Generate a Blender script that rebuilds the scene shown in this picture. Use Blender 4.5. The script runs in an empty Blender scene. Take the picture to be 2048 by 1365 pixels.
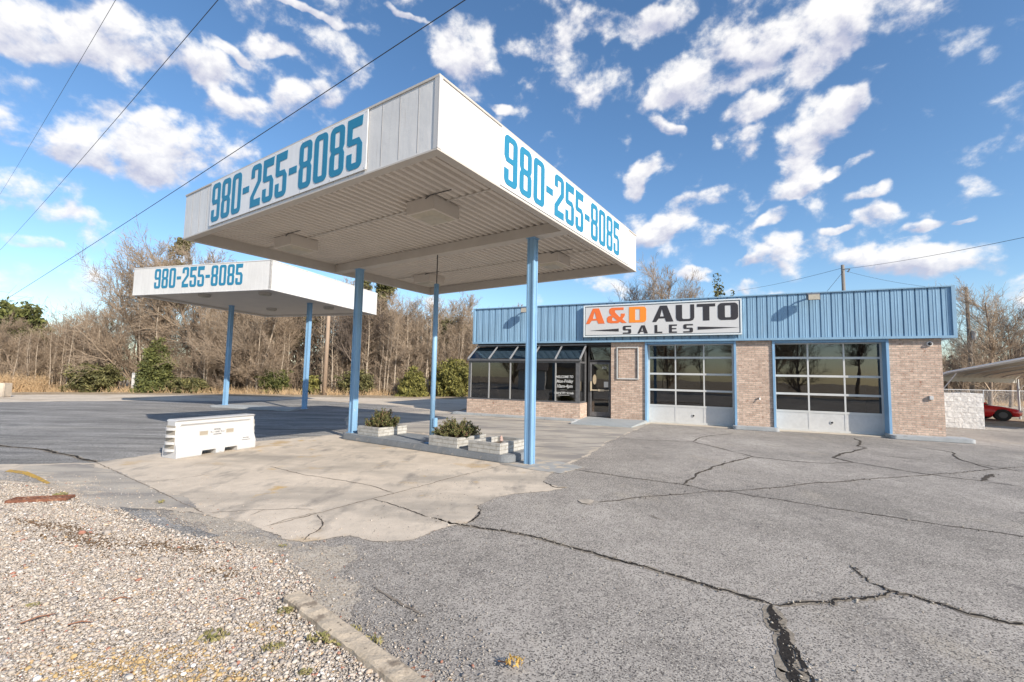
import bpy, bmesh, math, random
import numpy as np
from mathutils import Vector, Matrix
from math import sin, cos, pi, radians as R

# ---------------------------------------------------------------- camera, sky, sun
scene = bpy.context.scene
COL = scene.collection
camd = bpy.data.cameras.new('camera'); cam = bpy.data.objects.new('camera', camd); COL.objects.link(cam)
camd.sensor_width = 36; camd.lens = 901.55/2048*36; camd.clip_end = 3000; camd.clip_start = .05
rt = Vector((0.99981,-0.00148,0.01932)); up = Vector((-0.01938,-0.07654,0.99688)); fw = Vector((0,0.99707,0.07656))
M = Matrix.Identity(4)
for i in range(3): M[i][0] = rt[i]; M[i][1] = up[i]; M[i][2] = -fw[i]
M[2][3] = 1.67
cam.matrix_world = M
scene.camera = cam
scene.view_settings.view_transform = 'Standard'; scene.view_settings.look = 'None'
scene.view_settings.exposure = 0.45; scene.view_settings.gamma = 1
SUN_TRAVEL = Vector((-1.225, 1.415, -1.0)).normalized()
SUN_EL = math.asin(-SUN_TRAVEL.z)
sd = bpy.data.lights.new('sun', 'SUN'); sd.energy = 4.7; sd.angle = R(.55); sd.color = (1, .91, .79)
so = bpy.data.objects.new('sun', sd); COL.objects.link(so); so.location = (20, -20, 30)
so.rotation_euler = SUN_TRAVEL.to_track_quat('-Z', 'Y').to_euler()

CLOUDS= [(-0.61,0.622,0.491,5.68,3.31,2.8,5.56,-7.75,16.71),(-0.553,0.672,0.492,10.21,6.68,2.33,8.38,-7.48,19.66),(-0.673,0.575,0.466,12.22,8.39,7.26,8.28,-9.91,24.17),(-0.665,0.636,0.392,8.43,6.23,4.15,4.81,-6.71,19.05),(-0.669,0.659,0.344,10.92,8.52,4.84,4.48,-6.73,21.62),(-0.699,0.622,0.353,15.34,12.76,7.83,5.23,-7.08,22.84),(-0.71,0.648,0.275,12.21,11.15,5.22,4.3,-6.62,26.7),(-0.719,0.653,0.239,12.18,11.66,4.77,3.54,-5.86,26.66),(-0.725,0.664,0.183,14.92,15.7,2.12,6.85,-7.04,52.64),(-0.587,0.73,0.349,7.91,4.25,4.36,0.79,-6.96,15.9),(-0.601,0.704,0.378,10.1,3.2,10.09,-7.7,-22.53,29.74),(-0.468,0.759,0.452,6.9,2.03,3.7,-1.37,-15.62,24.82),(-0.522,0.754,0.398,8.23,2.74,5.59,-2.49,-11.64,18.79),(-0.392,0.781,0.486,11.67,3.0,4.59,0.01,-13.4,21.56),(-0.43,0.721,0.544,26.23,9.66,7.94,16.91,-37.85,63.53),(-0.491,0.707,0.51,26.17,5.97,16.89,-8.29,-62.7,78.88),(-0.088,0.78,0.62,12.86,0.76,0.87,0.59,-10.22,12.94),(-0.056,0.809,0.585,17.33,3.79,-3.58,6.84,-8.91,13.0),(0.05,0.78,0.624,12.15,-0.59,-0.22,-1.88,-20.48,25.78),(-0.033,0.84,0.541,19.05,5.57,-7.52,33.65,-27.35,44.52),(0.171,0.75,0.639,7.58,-1.07,-0.75,-4.44,-19.16,23.68),(0.322,0.755,0.571,8.85,-4.47,0.94,-6.9,-4.98,10.48),(0.429,0.697,0.574,6.15,-2.32,-1.75,-5.24,-9.5,15.49),(0.383,0.753,0.535,9.74,-4.44,-0.69,-7.69,-8.32,17.24),(0.285,0.801,0.527,11.9,-5.5,1.93,-19.57,-14.46,32.58),(0.489,0.69,0.535,11.31,-9.38,1.79,-11.81,-4.71,16.88),(0.406,0.785,0.467,14.97,-7.39,-0.58,-10.41,-10.52,26.76),(0.382,0.811,0.443,35.76,-13.32,-6.42,-6.67,-15.64,34.43),(0.286,0.831,0.478,19.28,-1.88,-8.25,11.48,-29.28,44.04),(0.526,0.724,0.446,12.21,-8.89,0.06,-8.34,-5.01,17.95),(0.511,0.753,0.414,10.7,-6.87,-0.67,-7.87,-6.47,21.5),(0.548,0.696,0.464,9.73,-19.1,17.2,-17.45,1.77,17.92),(0.568,0.733,0.374,19.85,-16.04,1.32,-29.16,-14.63,73.01),(0.261,0.877,0.402,14.82,-7.61,7.0,-22.66,-8.08,32.31),(0.409,0.811,0.419,20.99,-12.77,4.23,-13.81,-7.0,27.06),(0.308,0.9,0.308,10.08,-4.11,1.96,-8.46,-5.33,24.04),(0.381,0.856,0.35,7.78,-3.94,1.2,-11.97,-7.58,31.6),(0.478,0.804,0.354,8.47,-4.89,-0.29,-11.39,-10.8,39.85),(0.52,0.769,0.372,14.24,-7.94,-3.45,-5.5,-9.63,27.59),(0.468,0.829,0.307,14.91,-11.61,8.65,-26.59,-1.98,45.88),(0.597,0.735,0.321,23.91,-16.56,-6.49,-12.01,-18.51,64.66),(0.619,0.734,0.28,12.96,-11.75,2.17,-11.39,-3.92,35.46),(0.574,0.776,0.263,18.99,-12.76,-3.76,-10.16,-17.69,74.41),(0.672,0.694,0.258,21.38,-19.61,-2.9,-12.57,-10.8,61.7),(0.704,0.665,0.249,33.0,-35.24,0.76,-25.79,-12.54,106.56),(0.523,0.822,0.225,9.01,-5.66,-0.18,-3.19,-3.21,19.17),(0.593,0.781,0.197,7.12,-5.11,-1.07,-2.7,-5.03,28.05),(0.672,0.715,0.191,7.3,-6.8,-0.1,-5.19,-3.7,32.02),(0.723,0.664,0.191,13.07,-14.63,1.5,-7.07,-2.73,36.22),(0.445,0.871,0.211,12.83,-8.08,6.33,-23.35,-0.6,51.75),(0.492,0.852,0.178,9.51,-5.3,-0.86,-3.7,-8.67,51.64),(0.38,0.904,0.197,16.42,-6.66,-1.07,-5.38,-15.35,80.96),(0.499,0.828,0.254,17.82,-9.93,-2.58,-4.02,-8.31,34.94),(-0.392,0.696,0.601,7.59,2.34,2.21,24.79,-58.0,83.29),(-0.181,0.743,0.645,18.99,2.44,2.52,12.75,-74.91,89.91)]
world = bpy.data.worlds.new('World'); scene.world = world; world.use_nodes = True
def build_world():
    nt = world.node_tree; N = nt.nodes; L = nt.links; N.clear()
    def nd(t, **k):
        n = N.new(t)
        for a, b in k.items(): setattr(n, a, b)
        return n
    def math_(op, a, b=None, c=None, clamp=False):
        n = nd('ShaderNodeMath', operation=op); n.use_clamp = clamp
        for i, v in enumerate((a, b, c)):
            if v is None: continue
            if isinstance(v, (int, float)): n.inputs[i].default_value = v
            else: L.new(v, n.inputs[i])
        return n.outputs[0]
    sky = nd('ShaderNodeTexSky', sky_type='NISHITA'); sky.sun_disc = False
    sky.sun_elevation = SUN_EL
    sky.sun_rotation = math.atan2(-SUN_TRAVEL.x, -SUN_TRAVEL.y)
    sky.air_density = 1.0; sky.dust_density = .6; sky.ozone_density = 2.2; sky.altitude = 200
    tc = nd('ShaderNodeTexCoord'); d = tc.outputs['Generated']
    def dot(v, vec):
        n = nd('ShaderNodeVectorMath', operation='DOT_PRODUCT'); L.new(v, n.inputs[0]); n.inputs[1].default_value = vec
        return n.outputs['Value']
    nz = nd('ShaderNodeTexNoise'); nz.inputs['Scale'].default_value = 6; nz.inputs['Detail'].default_value = 4; nz.inputs['Roughness'].default_value = .5
    L.new(d, nz.inputs['Vector'])
    wv = nd('ShaderNodeVectorMath', operation='MULTIPLY_ADD'); L.new(nz.outputs['Color'], wv.inputs[0]); wv.inputs[1].default_value = (.15,.15,.15); wv.inputs[2].default_value = (-.075,-.075,-.075)
    wa = nd('ShaderNodeVectorMath', operation='ADD'); L.new(wv.outputs[0], wa.inputs[0]); L.new(d, wa.inputs[1]); dw = wa.outputs[0]
    acc = None; bottoms = None
    for c in CLOUDS:
        tx, ty = c[3:6], c[6:9]
        cx = sum(a*b for a, b in zip(c[:3], tx)); cy = sum(a*b for a, b in zip(c[:3], ty))
        a = math_('SUBTRACT', dot(dw, tx), cx); b = math_('SUBTRACT', dot(dw, ty), cy)
        q = math_('MULTIPLY_ADD', b, b, math_('MULTIPLY', a, a))
        f = math_('SUBTRACT', 1.25, q, clamp=True)
        acc = f if acc is None else math_('SMOOTH_MAX', acc, f, .3)
        fb = math_('MULTIPLY', f, b)
        bottoms = fb if bottoms is None else math_('ADD', bottoms, fb)
    def cloudnoise(vec):
        n = nd('ShaderNodeTexNoise'); n.inputs['Scale'].default_value = 10.5; n.inputs['Detail'].default_value = 10; n.inputs['Roughness'].default_value = .57; n.inputs['Distortion'].default_value = .1
        mp = nd('ShaderNodeMapping'); mp.inputs['Scale'].default_value = (1, 1, 1.25); L.new(vec, mp.inputs['Vector']); L.new(mp.outputs[0], n.inputs['Vector'])
        return n.outputs['Fac']
    n1 = cloudnoise(d)
    off = nd('ShaderNodeVectorMath', operation='ADD'); L.new(d, off.inputs[0]); off.inputs[1].default_value = (.010,-.008,.022)
    n2 = cloudnoise(off.outputs[0])
    dens = math_('ADD', math_('MULTIPLY', acc, 1.0), math_('MULTIPLY', math_('SUBTRACT', n1, .5), 4.6))
    m = nd('ShaderNodeMapRange', interpolation_type='SMOOTHERSTEP'); m.inputs['From Min'].default_value = .33; m.inputs['From Max'].default_value = 1.28
    L.new(dens, m.inputs['Value'])
    mask = m.outputs[0]
    hm = nd('ShaderNodeMapRange'); hm.inputs['From Min'].default_value = .0; hm.inputs['From Max'].default_value = .04
    sep = nd('ShaderNodeSeparateXYZ'); L.new(d, sep.inputs[0]); L.new(sep.outputs['Z'], hm.inputs['Value'])
    mask = math_('MULTIPLY', math_('MULTIPLY', mask, .93), hm.outputs[0])
    # cumulus shading: lit rims, greyer thick bases
    sh = math_('ADD', math_('MULTIPLY', math_('SUBTRACT', n1, n2), 3.0), math_('ADD', math_('MULTIPLY', bottoms, .45), .60), clamp=True)
    ramp = nd('ShaderNodeValToRGB'); ramp.color_ramp.elements[0].color = (.44,.45,.55,1); ramp.color_ramp.elements[1].color = (.80,.785,.775,1)
    ramp.color_ramp.elements[0].position = .15; ramp.color_ramp.elements[1].position = .85
    L.new(sh, ramp.inputs[0])
    hs = nd('ShaderNodeHueSaturation'); hs.inputs['Saturation'].default_value = 1.15; hs.inputs['Value'].default_value = SKYVAL; L.new(sky.outputs[0], hs.inputs['Color'])
    cl = nd('ShaderNodeVectorMath', operation='SCALE'); cl.inputs['Scale'].default_value = 1/SKYSTR; L.new(ramp.outputs[0], cl.inputs[0])
    mx = nd('ShaderNodeMix', data_type='RGBA'); L.new(mask, mx.inputs['Factor']); L.new(hs.outputs[0], mx.inputs[6]); L.new(cl.outputs[0], mx.inputs[7])
    bg = nd('ShaderNodeBackground'); bg.inputs['Strength'].default_value = SKYSTR; L.new(mx.outputs[2], bg.inputs['Color'])
    out = nd('ShaderNodeOutputWorld'); L.new(bg.outputs[0], out.inputs['Surface'])
SKYSTR = .12; SKYVAL = 1.18
build_world()

# ---------------------------------------------------------------- materials
MATS = {}
def mat(name, col, rough=.7, metal=0, spec=.5, **k):
    """Principled material; k: noise=(scale, amount), spots=(scale, thr, colour), bump=(scale, dist)"""
    if name in MATS: return MATS[name]
    m = bpy.data.materials.new(name); m.use_nodes = True; nt = m.node_tree; N = nt.nodes; L = nt.links
    b = N['Principled BSDF']; b.inputs['Roughness'].default_value = rough; b.inputs['Metallic'].default_value = metal
    b.inputs['Specular IOR Level'].default_value = spec
    tc = N.new('ShaderNodeTexCoord'); vec = tc.outputs[k.get('coord', 'Object')]
    c = N.new('ShaderNodeRGB'); c.outputs[0].default_value = (*col, 1); cur = c.outputs[0]
    def noise(scale, detail=5, rough_=.6, stretch=None):
        n = N.new('ShaderNodeTexNoise'); n.inputs['Scale'].default_value = scale; n.inputs['Detail'].default_value = detail; n.inputs['Roughness'].default_value = rough_
        if stretch:
            mp = N.new('ShaderNodeMapping'); mp.inputs['Scale'].default_value = stretch; L.new(vec, mp.inputs['Vector']); L.new(mp.outputs[0], n.inputs['Vector'])
        else: L.new(vec, n.inputs['Vector'])
        return n.outputs['Fac']
    def mix(fac, a, bcol, mode='MIX'):
        x = N.new('ShaderNodeMix'); x.data_type = 'RGBA'; x.blend_type = mode
        if isinstance(fac, float): x.inputs[0].default_value = fac
        else: L.new(fac, x.inputs[0])
        L.new(a, x.inputs[6])
        if isinstance(bcol, tuple): x.inputs[7].default_value = (*bcol, 1)
        else: L.new(bcol, x.inputs[7])
        return x.outputs[2]
    def rng(v, a, b_, lo=0., hi=1.):
        r = N.new('ShaderNodeMapRange'); L.new(v, r.inputs[0])
        for i, q in enumerate((a, b_, lo, hi)): r.inputs[i+1].default_value = q
        return r.outputs[0]
    for (s, amt, st) in k.get('noise', []):
        f = rng(noise(s, stretch=st), .3, .7, 1-amt, 1+amt)
        v = N.new('ShaderNodeVectorMath'); v.operation = 'SCALE'; L.new(cur, v.inputs[0]); L.new(f, v.inputs['Scale']); cur = v.outputs[0]
    for (s, lo, hi, cc, st) in k.get('spots', []):
        cur = mix(rng(noise(s, stretch=st), lo, hi), cur, cc)
    for (s, lo, hi, cc) in k.get('specks', []):   # voronoi cell speckle
        v = N.new('ShaderNodeTexVoronoi'); v.inputs['Scale'].default_value = s; L.new(vec, v.inputs['Vector'])
        sp = N.new('ShaderNodeSeparateColor'); L.new(v.outputs['Color'], sp.inputs[0])
        cur = mix(rng(sp.outputs[0], lo, hi), cur, cc)
    L.new(cur, b.inputs['Base Color'])
    if 'bump' in k:
        bp = N.new('ShaderNodeBump'); bp.inputs['Strength'].default_value = k.get('bstr', .6); bp.inputs['Distance'].default_value = k['bump'][1]
        L.new(noise(k['bump'][0], 6), bp.inputs['Height']); L.new(bp.outputs[0], b.inputs['Normal'])
    MATS[name] = m
    return m
def brick_mat(name, c1, c2, mortar, w=.203, h=.0675, ms=.009, dark=True, bump=.004, coarse=0):
    m = bpy.data.materials.new(name); m.use_nodes = True; N = m.node_tree.nodes; L = m.node_tree.links; b = N['Principled BSDF']; b.inputs['Roughness'].default_value = .85
    uv = N.new('ShaderNodeUVMap'); uv.uv_map = 'UVMap'
    t = N.new('ShaderNodeTexBrick'); L.new(uv.outputs[0], t.inputs['Vector'])
    t.inputs['Scale'].default_value = 1; t.inputs['Brick Width'].default_value = w; t.inputs['Row Height'].default_value = h; t.inputs['Mortar Size'].default_value = ms; t.inputs['Mortar Smooth'].default_value = .2
    t.inputs['Color1'].default_value = (*c1, 1); t.inputs['Color2'].default_value = (*c2, 1); t.inputs['Mortar'].default_value = (*mortar, 1)
    cur = t.outputs['Color']
    def nz(scale, d=4):
        n = N.new('ShaderNodeTexNoise'); n.inputs['Scale'].default_value = scale; n.inputs['Detail'].default_value = d; n.inputs['Roughness'].default_value = .65; L.new(uv.outputs[0], n.inputs['Vector']); return n.outputs['Fac']
    def mp(v, a, b_, lo, hi):
        r = N.new('ShaderNodeMapRange'); L.new(v, r.inputs[0])
        for i, q in enumerate((a, b_, lo, hi)): r.inputs[i+1].default_value = q
        return r.outputs[0]
    v = N.new('ShaderNodeVectorMath'); v.operation = 'SCALE'; L.new(cur, v.inputs[0]); L.new(mp(nz(9), .3, .7, .78, 1.2), v.inputs['Scale']); cur = v.outputs[0]
    if dark:
        for (s, a, b_, cc) in ((26, .61, .66, (.06,.045,.04)), (5, .60, .7, (.27,.13,.08)), (70, .60, .68, (.13,.10,.08))):
            x = N.new('ShaderNodeMix'); x.data_type = 'RGBA'; L.new(mp(nz(s), a, b_, 0, .8), x.inputs[0]); L.new(cur, x.inputs[6]); x.inputs[7].default_value = (*cc, 1); cur = x.outputs[2]
    L.new(cur, b.inputs['Base Color'])
    inv = N.new('ShaderNodeMath'); inv.operation = 'MULTIPLY_ADD'; L.new(t.outputs['Fac'], inv.inputs[0]); inv.inputs[1].default_value = -1; inv.inputs[2].default_value = 1
    ad = N.new('ShaderNodeMath'); ad.operation = 'MULTIPLY_ADD'; L.new(nz(30 if not coarse else coarse), ad.inputs[0]); ad.inputs[1].default_value = .5 if not coarse else 1.6; L.new(inv.outputs[0], ad.inputs[2])
    bp = N.new('ShaderNodeBump'); bp.inputs['Strength'].default_value = .8; bp.inputs['Distance'].default_value = bump; L.new(ad.outputs[0], bp.inputs['Height']); L.new(bp.outputs[0], b.inputs['Normal'])
    return m
def attr_mat(name, rough=.9, tint=(1,1,1), trans=0):
    """colour from the mesh's own 'tone' attribute (stones, leaves: each has a colour of its own)"""
    m = bpy.data.materials.new(name); m.use_nodes = True; N = m.node_tree.nodes; L = m.node_tree.links; b = N['Principled BSDF']
    b.inputs['Roughness'].default_value = rough; b.inputs['Specular IOR Level'].default_value = .25
    a = N.new('ShaderNodeAttribute'); a.attribute_name = 'tone'; L.new(a.outputs['Color'], b.inputs['Base Color'])
    return m

# ---------------------------------------------------------------- mesh helpers
class MB:
    def __init__(s): s.v = []; s.f = []
    def add(s, vs, fs):
        o = len(s.v); s.v += [tuple(v) for v in vs]; s.f += [tuple(i+o for i in f) for f in fs]; return s
    def box(s, x0, x1, y0, y1, z0, z1):
        if x0 > x1: x0, x1 = x1, x0
        if y0 > y1: y0, y1 = y1, y0
        if z0 > z1: z0, z1 = z1, z0
        return s.add([(x0,y0,z0),(x1,y0,z0),(x1,y1,z0),(x0,y1,z0),(x0,y0,z1),(x1,y0,z1),(x1,y1,z1),(x0,y1,z1)],
                     [(0,3,2,1),(4,5,6,7),(0,1,5,4),(1,2,6,5),(2,3,7,6),(3,0,4,7)])
    def hexa(s, b, t):   # bottom 4 pts, top 4 pts, ccw from above
        return s.add(list(b)+list(t), [(0,3,2,1),(4,5,6,7),(0,1,5,4),(1,2,6,5),(2,3,7,6),(3,0,4,7)])
    def prism(s, poly, axis, a, b):   # extrude a 2-D polygon (ccw) along an axis
        n = len(poly)
        def P(p, t):
            return {'x': (t, p[0], p[1]), 'y': (p[0], t, p[1]), 'z': (p[0], p[1], t)}[axis]
        vs = [P(p, a) for p in poly] + [P(p, b) for p in poly]
        fs = [tuple(range(n-1, -1, -1)), tuple(range(n, 2*n))] + [(i, (i+1) % n, n+(i+1) % n, n+i) for i in range(n)]
        return s.add(vs, fs)
    def tube(s, pts, r, n=8, caps=True):
        pts = [Vector(p) for p in pts]; rs = r if isinstance(r, (list, tuple)) else [r]*len(pts)
        o = len(s.v); prev = None
        for i, p in enumerate(pts):
            d = (pts[min(i+1, len(pts)-1)] - pts[max(i-1, 0)]).normalized()
            a = d.cross(Vector((0,0,1))) if abs(d.z) < .95 else d.cross(Vector((0,1,0)))
            if prev is not None and a.dot(prev) < 0: a = -a
            a.normalize(); prev = a; b = d.cross(a)
            for k in range(n):
                q = p + (a*cos(2*pi*k/n) + b*sin(2*pi*k/n))*rs[i]; s.v.append(tuple(q))
        for i in range(len(pts)-1):
            for k in range(n):
                s.f.append((o+i*n+k, o+i*n+(k+1) % n, o+(i+1)*n+(k+1) % n, o+(i+1)*n+k))
        if caps:
            s.f.append(tuple(o+k for k in range(n-1, -1, -1))); s.f.append(tuple(o+(len(pts)-1)*n+k for k in range(n)))
        return s
    def mesh(s, name, m, smooth=False, bevel=0):
        me = bpy.data.meshes.new(name); me.from_pydata(s.v, [], s.f)
        bm = bmesh.new(); bm.from_mesh(me)
        bmesh.ops.recalc_face_normals(bm, faces=bm.faces)
        if bevel:
            es = [e for e in bm.edges if len(e.link_faces) == 2 and e.calc_face_angle(0) > .6]
            bmesh.ops.bevel(bm, geom=es, offset=bevel, segments=2, affect='EDGES', clamp_overlap=True)
        uvl = bm.loops.layers.uv.new('UVMap')
        for f in bm.faces:
            nn = f.normal; a = [abs(x) for x in nn]
            for l in f.loops:
                c = l.vert.co
                l[uvl].uv = (c.x, c.y) if a[2] >= max(a[0], a[1]) else ((c.x, c.z) if a[1] >= a[0] else (c.y, c.z))
            f.smooth = smooth
        bm.to_mesh(me); bm.free(); me.materials.append(m)
        return me
    def build(s, name, m, parent=None, smooth=False, bevel=0, label=None):
        o = bpy.data.objects.new(name, s.mesh(name, m, smooth, bevel)); COL.objects.link(o); o.parent = parent
        if label: o['label'] = label
        return o
def link(name, me, parent=None):
    o = bpy.data.objects.new(name, me); COL.objects.link(o); o.parent = parent; return o
def tag(o, label, cat, group=None):
    o['label'] = label; o['category'] = cat
    if group: o['group'] = group
    return o
def thing(name, label, cat, loc=(0,0,0), rz=0, group=None):
    o = bpy.data.objects.new(name, None); COL.objects.link(o); o.location = loc; o.rotation_euler = (0,0,rz); o.empty_display_size = .2
    return tag(o, label, cat, group)
def copy_tree(o, parent=None):
    c = o.copy(); COL.objects.link(c); c.parent = parent
    for ch in o.children: copy_tree(ch, c)
    return c
def numesh(name, verts, faces, m, tone=None, smooth=False):
    """fast mesh from numpy arrays; faces (n,k); tone per face colour (n,3)"""
    me = bpy.data.meshes.new(name); n, k = faces.shape
    me.vertices.add(len(verts)); me.vertices.foreach_set('co', verts.astype(np.float32).ravel())
    me.loops.add(n*k); me.loops.foreach_set('vertex_index', faces.astype(np.int32).ravel())
    me.polygons.add(n); me.polygons.foreach_set('loop_start', np.arange(0, n*k, k, dtype=np.int32))
    if smooth: me.polygons.foreach_set('use_smooth', np.ones(n, bool))
    me.update(calc_edges=True)
    if tone is not None:
        at = me.attributes.new('tone', 'FLOAT_COLOR', 'FACE')
        c = np.ones((n, 4), np.float32); c[:, :3] = tone; at.data.foreach_set('color', c.ravel())
    me.materials.append(m)
    return me
def curve_mesh(name, loops, depth, m):
    """flat lettering: closed 2-D loops (outer and holes) filled and given a thickness; lies in x/z facing -y"""
    cu = bpy.data.curves.new(name, 'CURVE'); cu.dimensions = '2D'; cu.fill_mode = 'BOTH'; cu.extrude = depth/2
    for lp in loops:
        sp = cu.splines.new('POLY'); sp.points.add(len(lp)-1)
        for i, p in enumerate(lp): sp.points[i].co = (p[0], p[1], 0, 1)
        sp.use_cyclic_u = True
    return cv2mesh(cu, name, m)
def cv2mesh(cu, name, m):
    o = bpy.data.objects.new(name, cu); COL.objects.link(o)
    bpy.context.view_layer.update()
    me = bpy.data.meshes.new_from_object(o.evaluated_get(bpy.context.evaluated_depsgraph_get()))
    bpy.data.objects.remove(o); me.name = name
    me.transform(Matrix.Rotation(pi/2, 4, 'X')); me.materials.clear(); me.materials.append(m)
    return me
def text_mesh(name, txt, size, m, sx=1, shear=0, depth=.004, bold=0):
    cu = bpy.data.curves.new(name, 'FONT'); cu.body = txt; cu.size = size; cu.extrude = depth/2; cu.shear = shear; cu.align_x = 'CENTER'; cu.align_y = 'CENTER'; cu.offset = bold; cu.space_line = .85
    me = cv2mesh(cu, name, m); me.transform(Matrix.Scale(sx, 4, Vector((1,0,0)))); return me
# ---------------------------------------------------------------- ground
rng = np.random.default_rng(7); random.seed(7)
def ragged(poly, step, amp, seed=1):
    rr = random.Random(seed); out = []; n = len(poly)
    tab = [rr.uniform(-1, 1) for _ in range(4096)]
    def vn(x):
        i = int(math.floor(x)); f = x-i; f = f*f*(3-2*f); return tab[i % 4096]*(1-f)+tab[(i+1) % 4096]*f
    arc_ = 0
    for i in range(n):
        a, b = Vector(poly[i]), Vector(poly[(i+1) % n]); l = (b-a).length; k = max(1, int(l/step))
        if l > 12: out.append(tuple(a)); continue
        nrm = Vector((-(b-a).y, (b-a).x)).normalized(); ph = rr.random()*9
        for j in range(k):
            t = j/k; s = min(1, min(t, 1-t)*k/2+.35)
            u = arc_+t*l
            d = amp*s*(1.5*vn(u/(step*9))+.8*vn(u/(step*3.1)+50)+.55*vn(u/step*.9+99)+rr.uniform(-.25,.25))
            p = a.lerp(b, t) + nrm*d; out.append((p.x, p.y))
        arc_ += l
    return out
def sheet(name, poly, z, m, kind='structure'):
    from mathutils.geometry import tessellate_polygon
    pts = [Vector((p[0], p[1], 0)) for p in poly]
    tris = tessellate_polygon([pts])
    me = bpy.data.meshes.new(name); me.from_pydata([(p.x, p.y, z) for p in pts], [], [tuple(t) for t in tris])
    bm = bmesh.new(); bm.from_mesh(me)
    for f in bm.faces:
        if f.normal.z < 0: f.normal_flip()
    bm.to_mesh(me); bm.free(); me.materials.append(m)
    o = link(name, me)
    if kind: o['kind'] = kind
    return o
m_dirt = mat('dry_ground', (.33,.25,.16), .95, noise=[(.15,.25,None),(3,.3,None),(40,.35,None)], spots=[(1.2,.52,.62,(.42,.36,.28),None)], bump=(30,.02))
m_asph = mat('worn_asphalt', (.365,.332,.295), .9, 0, .12, noise=[(.25,.28,None),(1.1,.18,(1,.5,1)),(4,.12,None),(14,.10,None),(70,.22,None)], specks=[(120,.72,.78,(.12,.11,.10)),(105,.86,.9,(.50,.46,.40))], spots=[(.45,.56,.72,(.24,.22,.20),None),(1.7,.63,.70,(.21,.19,.175),None),(.8,.60,.75,(.42,.37,.30),(1,.6,1))], bump=(110,.010))
m_asph2 = mat('dark_sealed_asphalt', (.305,.295,.28), .9, 0, .12, noise=[(.3,.15,None),(.7,.38,(.3,1.9,1)),(2.6,.32,(.25,1.8,1)),(60,.25,None)], spots=[(.5,.56,.70,(.42,.40,.36),(.25,1.6,1)),(1.1,.60,.72,(.13,.13,.135),(.3,1.7,1))], specks=[(110,.75,.8,(.06,.06,.06)),(90,.88,.92,(.3,.29,.27))], bump=(110,.010))
m_conc = mat('old_concrete', (.58,.50,.405), .9, 0, .12, noise=[(.5,.10,None),(4,.08,None),(90,.10,None)], spots=[(.42,.47,.66,(.33,.295,.25),(.6,1.5,1)),(1.9,.53,.72,(.29,.26,.225),(1.4,.6,1)),(.8,.60,.70,(.50,.37,.22),None),(60,.66,.72,(.30,.26,.2),None),(1.3,.64,.72,(.52,.36,.17),None)], bump=(60,.004))
m_grav = mat('gravel_bed', (.47,.42,.35), .95, 0, .12, noise=[(1.5,.12,None),(30,.35,None)], specks=[(55,.2,.9,(.52,.48,.43)),(42,.9,.93,(.30,.13,.08)),(60,.82,.86,(.16,.14,.12))], bump=(50,.03), bstr=1.0)
m_gravfar = mat('pale_gravel', (.58,.50,.40), .95, noise=[(.4,.15,None),(6,.2,(.4,2,1)),(30,.3,None)], spots=[(.7,.55,.68,(.36,.27,.17),(.5,1.5,1))], bump=(30,.02))
m_tar = mat('crack_black', (.035,.031,.028), .95, 0, .1, noise=[(60,.4,None)], bump=(80,.01))
m_thin = mat('crack_brown', (.085,.072,.06), .95, 0, .1, noise=[(30,.4,None)])
m_joint = mat('joint_grime', (.20,.165,.13), .95, noise=[(30,.3,None)])
m_yellow = mat('yellow_paint', (.50,.30,.045), .8, noise=[(12,.25,None)], spots=[(20,.55,.62,(.22,.19,.16),None)])

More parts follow.
